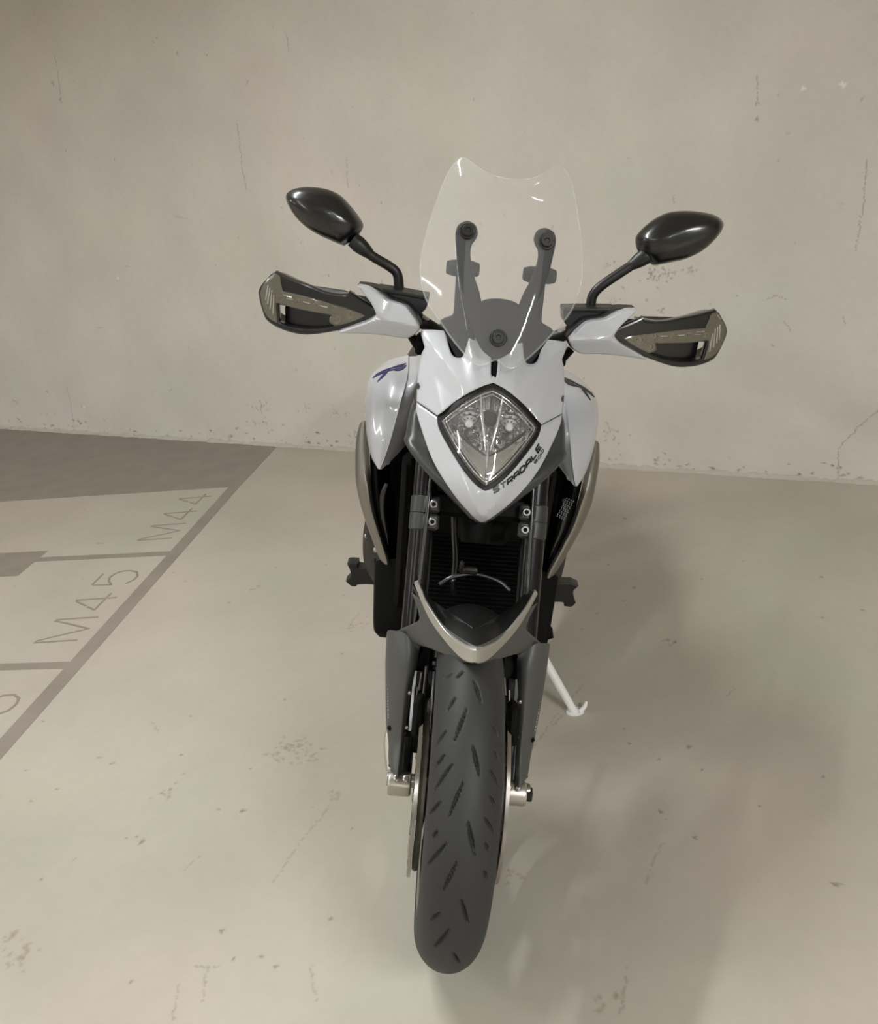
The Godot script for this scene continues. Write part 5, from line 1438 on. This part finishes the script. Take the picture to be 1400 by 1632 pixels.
func sheet_point(rows: Array, u: float, v: float) -> Vector3:   # a place on the sheet that sheet() draws through these rows
	var col := PackedVector3Array()
	for r in rows:
		var c := curve(r, 41)
		var k := clampi(int(u * 40.0), 0, 39)
		col.append(c[k].lerp(c[k + 1], u * 40.0 - k))
	var f := curve(col, 101)
	var g := clampf(v / (rows.size() - 1) * 100.0, 0.0, 99.99)
	return f[int(g)].lerp(f[int(g) + 1], g - int(g))

func bodywork(b: Node3D) -> void:
	for s in [-1.0, 1.0]:
		# tank shoulder: outer skin, then the inner facet that turns towards the fork
		var ridge_l := PackedVector3Array([Vector3(-0.1667, 0.92, -0.62), Vector3(-0.1589, 0.9056, -0.5), Vector3(-0.1654, 0.8723, -0.435), Vector3(-0.1738, 0.8248, -0.4), Vector3(-0.1841, 0.7794, -0.392), Vector3(-0.1944, 0.7427, -0.39)])
		var om := MB.new()
		om.xf = side(s)
		var shoulder := [
			PackedVector3Array([Vector3(-0.165, 0.9185, -0.64), Vector3(-0.1947, 0.909, -0.64), Vector3(-0.2195, 0.8934, -0.65), Vector3(-0.2353, 0.8672, -0.72)]),
			PackedVector3Array([Vector3(-0.1589, 0.9056, -0.5), Vector3(-0.1964, 0.904, -0.52), Vector3(-0.2356, 0.8856, -0.56), Vector3(-0.2484, 0.8504, -0.7)]),
			PackedVector3Array([Vector3(-0.1654, 0.8723, -0.435), Vector3(-0.2017, 0.8671, -0.452), Vector3(-0.2391, 0.8481, -0.5), Vector3(-0.2539, 0.8007, -0.68)]),
			PackedVector3Array([Vector3(-0.1738, 0.8248, -0.4), Vector3(-0.2019, 0.8151, -0.415), Vector3(-0.2299, 0.7949, -0.455), Vector3(-0.2425, 0.7484, -0.62)]),
			PackedVector3Array([Vector3(-0.1841, 0.7794, -0.392), Vector3(-0.2006, 0.7713, -0.4), Vector3(-0.2165, 0.7557, -0.43), Vector3(-0.2237, 0.7221, -0.54)]),
			PackedVector3Array([Vector3(-0.1944, 0.7427, -0.39), Vector3(-0.1964, 0.7412, -0.392), Vector3(-0.1996, 0.7407, -0.4), Vector3(-0.203, 0.7205, -0.46)]),
		]
		sheet(om, shoulder, 20, 40, 0.003)
		var tk := part("tank_shoulder", om, M.white, b, 50.0)
		var im := MB.new()
		im.xf = side(s)
		sheet(im, [
			PackedVector3Array([Vector3(-0.165, 0.9185, -0.64), Vector3(-0.1513, 0.9197, -0.64), Vector3(-0.1347, 0.9184, -0.64)]),
			PackedVector3Array([Vector3(-0.1589, 0.9056, -0.5), Vector3(-0.1408, 0.9122, -0.49), Vector3(-0.1284, 0.9109, -0.5)]),
			PackedVector3Array([Vector3(-0.1654, 0.8723, -0.435), Vector3(-0.148, 0.866, -0.445), Vector3(-0.1365, 0.8654, -0.47)]),
			PackedVector3Array([Vector3(-0.1738, 0.8248, -0.4), Vector3(-0.1557, 0.8151, -0.42), Vector3(-0.1414, 0.8044, -0.45)]),
			PackedVector3Array([Vector3(-0.1841, 0.7794, -0.392), Vector3(-0.168, 0.7815, -0.41), Vector3(-0.1496, 0.7827, -0.44)]),
			PackedVector3Array([Vector3(-0.1943, 0.7414, -0.39), Vector3(-0.1897, 0.7458, -0.392), Vector3(-0.1807, 0.7531, -0.4)]),
		], 12, 30, 0.003)
		part("shoulder_facet", im, M.white, tk, 50.0)
		# curled emblem on the shoulder: dark blades of film that lie on the skin
		var em := MB.new()
		em.xf = side(s)
		for l in EMBLEM:
			var mid := PackedVector3Array()
			for q in l: mid.append(Vector3(q[0], q[1], q[2]))
			var fine := curve(mid, 16)
			var strip := [PackedVector3Array(), PackedVector3Array()]
			for k in fine.size():
				var q := fine[k]
				var p := sheet_point(shoulder, q.x, q.y)
				var du := sheet_point(shoulder, minf(q.x + 0.06, 1.0), q.y) - sheet_point(shoulder, maxf(q.x - 0.06, 0.0), q.y)
				var dv := sheet_point(shoulder, q.x, q.y + 0.06) - sheet_point(shoulder, q.x, maxf(q.y - 0.06, 0.0))
				var n := du.cross(dv).normalized()
				var rise := 0.0042 if n.y > 0.0 else 0.0012   # the skin is 3 mm thick on one side of the drawn sheet
				if n.y < 0.0: n = -n
				var t := sheet_point(shoulder, fine[mini(k + 1, 15)].x, fine[mini(k + 1, 15)].y) - sheet_point(shoulder, fine[maxi(k - 1, 0)].x, fine[maxi(k - 1, 0)].y)
				var w := n.cross(t).normalized() * maxf(q.z, 0.0006)
				strip[0].append(p + w + n * rise)
				strip[1].append(p - w + n * rise)
			shell(em, strip, 0.0008)
		part("emblem", em, M.purple if s < 0.0 else M.ink, tk)
		# silver blade along the radiator shroud
		var sv := MB.new()
		sv.xf = side(s)
		sheet(sv, [
			PackedVector3Array([Vector3(-0.2364, 0.8078, -0.5), Vector3(-0.2437, 0.8073, -0.495), Vector3(-0.2512, 0.7925, -0.51), Vector3(-0.2532, 0.7801, -0.56)]),
			PackedVector3Array([Vector3(-0.2321, 0.7701, -0.49), Vector3(-0.2434, 0.7679, -0.485), Vector3(-0.2557, 0.7604, -0.505), Vector3(-0.2584, 0.7454, -0.56)]),
			PackedVector3Array([Vector3(-0.2255, 0.7201, -0.475), Vector3(-0.2394, 0.7178, -0.47), Vector3(-0.2529, 0.7067, -0.49), Vector3(-0.256, 0.6882, -0.55)]),
			PackedVector3Array([Vector3(-0.2208, 0.6803, -0.462), Vector3(-0.2281, 0.6808, -0.455), Vector3(-0.2468, 0.6687, -0.475), Vector3(-0.2502, 0.6467, -0.54)]),
			PackedVector3Array([Vector3(-0.2105, 0.6317, -0.45), Vector3(-0.2165, 0.6326, -0.443), Vector3(-0.2311, 0.6187, -0.463), Vector3(-0.2341, 0.5939, -0.53)]),
			PackedVector3Array([Vector3(-0.1918, 0.5777, -0.438), Vector3(-0.1966, 0.5808, -0.43), Vector3(-0.2092, 0.5693, -0.45), Vector3(-0.2115, 0.5455, -0.51)]),
			PackedVector3Array([Vector3(-0.1735, 0.5338, -0.425), Vector3(-0.1772, 0.5351, -0.42), Vector3(-0.1873, 0.5263, -0.435), Vector3(-0.1874, 0.508, -0.48)]),
			PackedVector3Array([Vector3(-0.1708, 0.5187, -0.42), Vector3(-0.1721, 0.5195, -0.418), Vector3(-0.1752, 0.5181, -0.425), Vector3(-0.1753, 0.5083, -0.45)]),
		], 16, 40, 0.003)
		part("side_blade", sv, M.blade, b, 28.0)
		# gloss black shroud between blade and radiator
		var sh := MB.new()
		sh.xf = side(s)
		sheet(sh, [
			PackedVector3Array([Vector3(-0.2318, 0.8025, -0.51), Vector3(-0.2113, 0.7826, -0.5), Vector3(-0.1614, 0.776, -0.47), Vector3(-0.1351, 0.7947, -0.44)]),
			PackedVector3Array([Vector3(-0.2249, 0.7167, -0.485), Vector3(-0.2076, 0.7165, -0.47), Vector3(-0.179, 0.7085, -0.5), Vector3(-0.1469, 0.7255, -0.46)]),
			PackedVector3Array([Vector3(-0.2133, 0.6418, -0.46), Vector3(-0.1967, 0.6473, -0.45), Vector3(-0.1777, 0.6331, -0.49), Vector3(-0.1516, 0.6554, -0.44)]),
			PackedVector3Array([Vector3(-0.1924, 0.5775, -0.445), Vector3(-0.1814, 0.5807, -0.44), Vector3(-0.1696, 0.5685, -0.47), Vector3(-0.1495, 0.5836, -0.44)]),
			PackedVector3Array([Vector3(-0.173, 0.5196, -0.43), Vector3(-0.1677, 0.5201, -0.43), Vector3(-0.1591, 0.5113, -0.45), Vector3(-0.1479, 0.5171, -0.44)]),
		], 18, 30, 0.003)
		part("radiator_shroud", sh, M.deep, b, 50.0)
		var ed := MB.new()
		ed.xf = side(s)
		tube(ed, PackedVector3Array([Vector3(-0.1829, 0.6948, -0.44), Vector3(-0.1891, 0.6662, -0.44), Vector3(-0.1866, 0.6237, -0.44), Vector3(-0.1774, 0.5811, -0.44), Vector3(-0.1732, 0.555, -0.44)]), [0.006, 0.009, 0.008, 0.006, 0.002], 10, 24)
		part("shroud_edge", ed, M.gloss_black, b)
		# lower cheek beside the radiator
		var ck := MB.new()
		ck.xf = side(s)
		sheet(ck, [
			PackedVector3Array([Vector3(-0.2082, 0.4666, -0.55), Vector3(-0.2016, 0.4979, -0.46), Vector3(-0.1909, 0.5185, -0.435), Vector3(-0.1424, 0.5347, -0.42)]),
			PackedVector3Array([Vector3(-0.2025, 0.3856, -0.52), Vector3(-0.1974, 0.4285, -0.44), Vector3(-0.1868, 0.4432, -0.42), Vector3(-0.1367, 0.4577, -0.41)]),
			PackedVector3Array([Vector3(-0.1969, 0.3151, -0.5), Vector3(-0.1919, 0.3616, -0.42), Vector3(-0.181, 0.3711, -0.4), Vector3(-0.1304, 0.3712, -0.4)]),
			PackedVector3Array([Vector3(-0.1819, 0.3168, -0.46), Vector3(-0.1797, 0.3405, -0.42), Vector3(-0.1707, 0.3441, -0.41), Vector3(-0.1293, 0.3449, -0.41)]),
		], 14, 24, 0.004)
		part("radiator_cheek", ck, M.deep, b, 50.0)
	# little mesh grille on one shroud only
	var gr := MB.new()
	for i in 4:
		for j in 11:
			var p := Vector3(0.1843, 0.6724, -0.432) + Vector3(0.0048 * i - 0.010 + 0.0014 * j + (0.0012 if j % 2 == 0 else 0.0), -0.016 + 0.0042 * j - 0.002 * i, 0.0)
			block(gr, p, Vector3(0.0024, 0.0022, 0.004), 0.0005)
	part("vent_mesh", gr, M.mesh_grey, b)
	# tank, seat and tail, mostly hidden behind the nose
	var tank := MB.new()
	sheet(tank, [
		PackedVector3Array([Vector3(-0.20, 0.86, -0.60), Vector3(-0.15, 0.905, -0.60), Vector3(0, 0.935, -0.58), Vector3(0.15, 0.905, -0.60), Vector3(0.20, 0.86, -0.60)]),
		PackedVector3Array([Vector3(-0.215, 0.82, -0.72), Vector3(-0.16, 0.895, -0.72), Vector3(0, 0.935, -0.72), Vector3(0.16, 0.895, -0.72), Vector3(0.215, 0.82, -0.72)]),
		PackedVector3Array([Vector3(-0.16, 0.78, -0.88), Vector3(-0.12, 0.86, -0.88), Vector3(0, 0.89, -0.88), Vector3(0.12, 0.86, -0.88), Vector3(0.16, 0.78, -0.88)]),
		PackedVector3Array([Vector3(-0.12, 0.74, -1.0), Vector3(-0.09, 0.81, -1.0), Vector3(0, 0.83, -1.0), Vector3(0.09, 0.81, -1.0), Vector3(0.12, 0.74, -1.0)]),
	], 25, 20, 0.004)
	part("fuel_tank", tank, M.white, b, 60.0)

func engine_bay(b: Node3D) -> void:
	# radiator core with its fins, side tanks and hoses
	var core := MB.new()
	block(core, Vector3(0, 0.60, -0.40), Vector3(0.25, 0.36, 0.03), 0.004, Basis(Vector3.RIGHT, deg_to_rad(8.0)))
	var rad := part("radiator", core, M.deep, b)
	for k in 38:
		var fin := MB.new()
		var y := 0.435 + 0.009 * k
		block(fin, Vector3(0, y, -0.382 + (y - 0.6) * -0.14), Vector3(0.24, 0.0022, 0.008), 0.0005)
		part("radiator_fin", fin, M.deep, rad)
	for s in [-1.0, 1.0]:
		var tkm := MB.new()
		block(tkm, Vector3(s * 0.138, 0.60, -0.40), Vector3(0.03, 0.37, 0.045), 0.01, Basis(Vector3.RIGHT, deg_to_rad(8.0)))
		part("radiator_tank", tkm, M.deep, rad)
		# frame spar and fork-side cable bundle
		var sp := MB.new()
		tube(sp, PackedVector3Array([Vector3(s * 0.05, 0.86, -0.36), Vector3(s * 0.13, 0.74, -0.47), Vector3(s * 0.16, 0.55, -0.62), Vector3(s * 0.13, 0.42, -0.80)]), 0.016, 12, 20)
		part("frame_tube", sp, M.deep, b)
	var head := MB.new()
	tube(head, PackedVector3Array([Vector3(0, 0.66, -0.255), Vector3(0, 0.70, -0.272), Vector3(0, 0.90, -0.36), Vector3(0, 0.95, -0.38)]), [0.028, 0.034, 0.034, 0.03], 20)
	part("steering_head", head, M.deep, b)
	var cab := MB.new()
	tube(cab, PackedVector3Array([Vector3(-0.0467, 0.721, -0.3), Vector3(-0.0388, 0.6425, -0.33), Vector3(-0.0311, 0.5832, -0.34), Vector3(-0.0309, 0.5385, -0.33), Vector3(-0.0286, 0.531, -0.29)]), 0.006, 10, 24)
	part("cable", cab, M.gloss_black, b)
	var plug := MB.new()
	block(plug, Vector3(0.1352, 0.5991, -0.36), Vector3(0.018, 0.026, 0.014), 0.002)
	part("connector", plug, M.casting, b)
	var horn := MB.new()
	block(horn, Vector3(0.0165, 0.6785, -0.29), Vector3(0.10, 0.06, 0.05), 0.012)
	part("horn_shield", horn, M.deep, b)
	# engine block, sump and head
	var eng := MB.new()
	block(eng, Vector3(0, 0.47, -0.68), Vector3(0.30, 0.42, 0.34), 0.03)
	block(eng, Vector3(0, 0.64, -0.52), Vector3(0.26, 0.26, 0.14), 0.02, Basis(Vector3.RIGHT, deg_to_rad(-25.0)))
	block(eng, Vector3(0, 0.24, -0.66), Vector3(0.22, 0.10, 0.30), 0.03)
	block(eng, Vector3(0, 0.27, -0.50), Vector3(0.26, 0.26, 0.06), 0.02)
	var en := part("engine", eng, M.deep, b)
	# clutch cover on the bike's right, alternator cover on its left
	var cc := MB.new()
	turned(cc, PackedVector2Array([Vector2(0.095, -0.03), Vector2(0.10, 0.0), Vector2(0.085, 0.03), Vector2(0.05, 0.045), Vector2(0.01, 0.048)]), Vector3(-0.16, 0.42, -0.70), Vector3.LEFT, 40)
	part("clutch_cover", cc, M.casting, en)
	var ac := MB.new()
	turned(ac, PackedVector2Array([Vector2(0.08, -0.03), Vector2(0.085, 0.0), Vector2(0.07, 0.025), Vector2(0.03, 0.035), Vector2(0.01, 0.036)]), Vector3(0.15, 0.42, -0.70), Vector3.RIGHT, 40)
	part("alternator_cover", ac, M.casting, en)
	# exhaust collector under the engine
	var ex := MB.new()
	for x in [-0.07, 0.0, 0.07]:
		tube(ex, PackedVector3Array([Vector3(x, 0.56, -0.45), Vector3(x * 0.9, 0.42, -0.43), Vector3(x * 0.7 - 0.03, 0.26, -0.50), Vector3(x * 0.3 - 0.08, 0.20, -0.66)]), 0.019, 14, 18)
	tube(ex, PackedVector3Array([Vector3(-0.08, 0.2, -0.66), Vector3(-0.11, 0.2, -0.85), Vector3(-0.16, 0.3, -1.15)]), [0.04, 0.05, 0.055], 18, 14)
	part("exhaust", ex, M.casting, b)
	for s in [-1.0, 1.0]:
		# bolted heel plate above the footrest
		var hp := MB.new()
		hp.xf = side(s)
		sheet(hp, [
			PackedVector3Array([Vector3(-0.2421, 0.5172, -0.66), Vector3(-0.2281, 0.5258, -0.62), Vector3(-0.2007, 0.5171, -0.58)]),
			PackedVector3Array([Vector3(-0.246, 0.4742, -0.66), Vector3(-0.2291, 0.487, -0.62), Vector3(-0.1887, 0.475, -0.57)]),
			PackedVector3Array([Vector3(-0.2433, 0.4194, -0.66), Vector3(-0.2205, 0.4354, -0.62), Vector3(-0.1825, 0.4433, -0.57)]),
			PackedVector3Array([Vector3(-0.2355, 0.3861, -0.66), Vector3(-0.2197, 0.4023, -0.63), Vector3(-0.2, 0.4222, -0.6)]),
			PackedVector3Array([Vector3(-0.2136, 0.3487, -0.66), Vector3(-0.2094, 0.3627, -0.64), Vector3(-0.2053, 0.3766, -0.62)]),
		], 12, 20, 0.004)
		var pl := part("side_cover", hp, M.casting, b, 50.0)
		for q in [Vector3(-0.2345, 0.4809, -0.64), Vector3(-0.2074, 0.4727, -0.585)]:
			var bm := MB.new()
			bm.xf = side(s)
			turned(bm, PackedVector2Array([Vector2(0.004, 0.0), Vector2(0.0065, 0.001), Vector2(0.0065, 0.004), Vector2(0.004, 0.006)]), q, Vector3(-0.4, 0.2, 1), 14)
			part("cover_bolt", bm, M.steel, pl)
	footrest(b, -1.0, PackedVector3Array([Vector3(-0.2864, 0.3661, 1), Vector3(-0.2803, 0.3701, 0), Vector3(-0.2587, 0.3713, 1), Vector3(-0.2577, 0.36, 0), Vector3(-0.2419, 0.3597, 1), Vector3(-0.2197, 0.3583, 1), Vector3(-0.211, 0.3147, 1), Vector3(-0.2349, 0.3143, 0), Vector3(-0.2586, 0.3103, 0), Vector3(-0.26, 0.3065, 1), Vector3(-0.2727, 0.3053, 0), Vector3(-0.2876, 0.3173, 1), Vector3(-0.28, 0.3261, 0), Vector3(-0.2771, 0.3317, 0), Vector3(-0.2777, 0.3475, 0)]))
	footrest(b, 1.0, PackedVector3Array([Vector3(0.2425, 0.3646, 1), Vector3(0.2705, 0.3654, 1), Vector3(0.2788, 0.3662, 0), Vector3(0.2973, 0.3591, 1), Vector3(0.2878, 0.3475, 0), Vector3(0.2864, 0.3402, 0), Vector3(0.2887, 0.3297, 0), Vector3(0.297, 0.3116, 1), Vector3(0.2881, 0.2998, 0), Vector3(0.2688, 0.2998, 1), Vector3(0.2667, 0.3096, 0), Vector3(0.2419, 0.309, 1), Vector3(0.2383, 0.3482, 1)]))
	var bit := MB.new()
	tube(bit, PackedVector3Array([Vector3(0.2068, 0.3135, -0.6), Vector3(0.2218, 0.2923, -0.6), Vector3(0.2273, 0.2736, -0.6), Vector3(0.213, 0.2651, -0.6)]), [0.006, 0.008, 0.008, 0.005], 10)
	part("gear_lever", bit, M.deep, b)

func footrest(b: Node3D, s: float, o: PackedVector3Array) -> void:
	var mb := MB.new()
	plate(mb, outl(o, 3), func(_x, _y): return -0.71, 0.035, 0.003, 0.012)
	var fr := part("footrest", mb, M.black, b, 30.0)
	var hg := MB.new()
	tube(hg, PackedVector3Array([Vector3(s * 0.15, 0.37, -0.74), Vector3(s * 0.22, 0.365, -0.735)]), [0.022, 0.016], 14, 6)
	part("footrest_hanger", hg, M.casting, fr)

func rear(b: Node3D) -> void:
	var ax := Vector3(0, 0.315, -1.46)
	var tm := MB.new()
	var prof := PackedVector2Array()
	for j in 33:
		var a := deg_to_rad(lerpf(-104.0, 104.0, j / 32.0))
		prof.append(Vector2(0.225 + 0.09 * cos(a), 0.09 * sin(a)))
	turned(tm, prof, ax, Vector3.RIGHT, 120, false)
	part("rear_tire", tm, M.rubber, b)
	var rm := MB.new()
	turned(rm, PackedVector2Array([Vector2(0.205, -0.08), Vector2(0.215, -0.075), Vector2(0.20, -0.05), Vector2(0.20, 0.05), Vector2(0.215, 0.075), Vector2(0.205, 0.08), Vector2(0.19, 0.05), Vector2(0.19, -0.05), Vector2(0.205, -0.08)]), ax, Vector3.RIGHT, 64, false)
	for k in 5:
		var a := TAU * k / 5.0
		tube(rm, PackedVector3Array([ax + Vector3(-0.02, sin(a) * 0.03, cos(a) * 0.03), ax + Vector3(0, sin(a) * 0.195, cos(a) * 0.195)]), [0.02, 0.013], 10, 4)
	turned(rm, PackedVector2Array([Vector2(0.04, -0.1), Vector2(0.05, -0.09), Vector2(0.05, 0.09), Vector2(0.04, 0.1)]), ax, Vector3.RIGHT, 30)
	part("rear_rim", rm, M.gloss_black, b)
	var sw := MB.new()
	tube(sw, PackedVector3Array([Vector3(0.10, 0.40, -0.85), Vector3(0.14, 0.42, -1.1), Vector3(0.13, 0.33, -1.44), Vector3(0.06, 0.315, -1.47)]), [0.04, 0.045, 0.04, 0.03], 16, 20)
	part("swingarm", sw, M.casting, b)
	var seat := MB.new()
	sheet(seat, [
		PackedVector3Array([Vector3(-0.10, 0.745, -0.92), Vector3(-0.07, 0.795, -0.92), Vector3(0, 0.810, -0.92), Vector3(0.07, 0.795, -0.92), Vector3(0.10, 0.745, -0.92)]),
		PackedVector3Array([Vector3(-0.15, 0.735, -1.15), Vector3(-0.12, 0.775, -1.15), Vector3(0, 0.785, -1.15), Vector3(0.12, 0.775, -1.15), Vector3(0.15, 0.735, -1.15)]),
		PackedVector3Array([Vector3(-0.13, 0.755, -1.42), Vector3(-0.10, 0.785, -1.42), Vector3(0, 0.795, -1.42), Vector3(0.10, 0.785, -1.42), Vector3(0.13, 0.755, -1.42)]),
		PackedVector3Array([Vector3(-0.08, 0.745, -1.68), Vector3(-0.06, 0.760, -1.68), Vector3(0, 0.765, -1.68), Vector3(0.06, 0.760, -1.68), Vector3(0.08, 0.745, -1.68)]),
	], 19, 24, 0.06)
	part("seat", seat, M.black, b, 60.0)
	var tail := MB.new()
	tube(tail, PackedVector3Array([Vector3(0, 0.72, -0.95), Vector3(0, 0.74, -1.2), Vector3(0, 0.755, -1.5), Vector3(0, 0.77, -1.7)]), [0.09, 0.10, 0.08, 0.05], 18, 16, 0.7)
	part("tail_unit", tail, M.white, b, 60.0)

func stand(b: Node3D) -> void:
	# side stand on the bike's left: a bar with a small bent foot
	var f := PackedVector3Array([Vector3(0.3179, 0.0584, -0.6043)])[0]
	var mb := MB.new()
	tube(mb, PackedVector3Array([Vector3(0.15, 0.30, -0.72), Vector3(0.17, 0.25, -0.70), f + Vector3(-0.012, 0.016, 0.0), f + Vector3(-0.002, 0.006, 0.0)]), [0.016, 0.0145, 0.010, 0.010], 16, 16)
	var sd := part("side_stand", mb, M.stand, b)
	var ft := MB.new()
	var lean := Basis(Vector3.BACK, deg_to_rad(10.4004))
	var plate_o := PackedVector3Array()
	for k in 20:
		var a := TAU * k / 20.0
		plate_o.append(Vector3(cos(a) * 0.023, sin(a) * 0.017, 0))
	ft.xf = Transform3D(lean * Basis(Vector3.RIGHT, deg_to_rad(-90.0)), f + lean * Vector3(0.0, 0.0055, 0))
	plate(ft, outl(plate_o, 1), func(_x, _y): return 0.0, 0.006, 0.002, 0.01)
	ft.xf = Transform3D(lean, f)
	tube(ft, PackedVector3Array([Vector3(0.010, 0.005, 0.006), Vector3(0.024, 0.014, 0.0), Vector3(0.030, 0.026, -0.006)]), [0.006, 0.006, 0.004], 10, 8)
	part("stand_foot", ft, M.stand, sd)
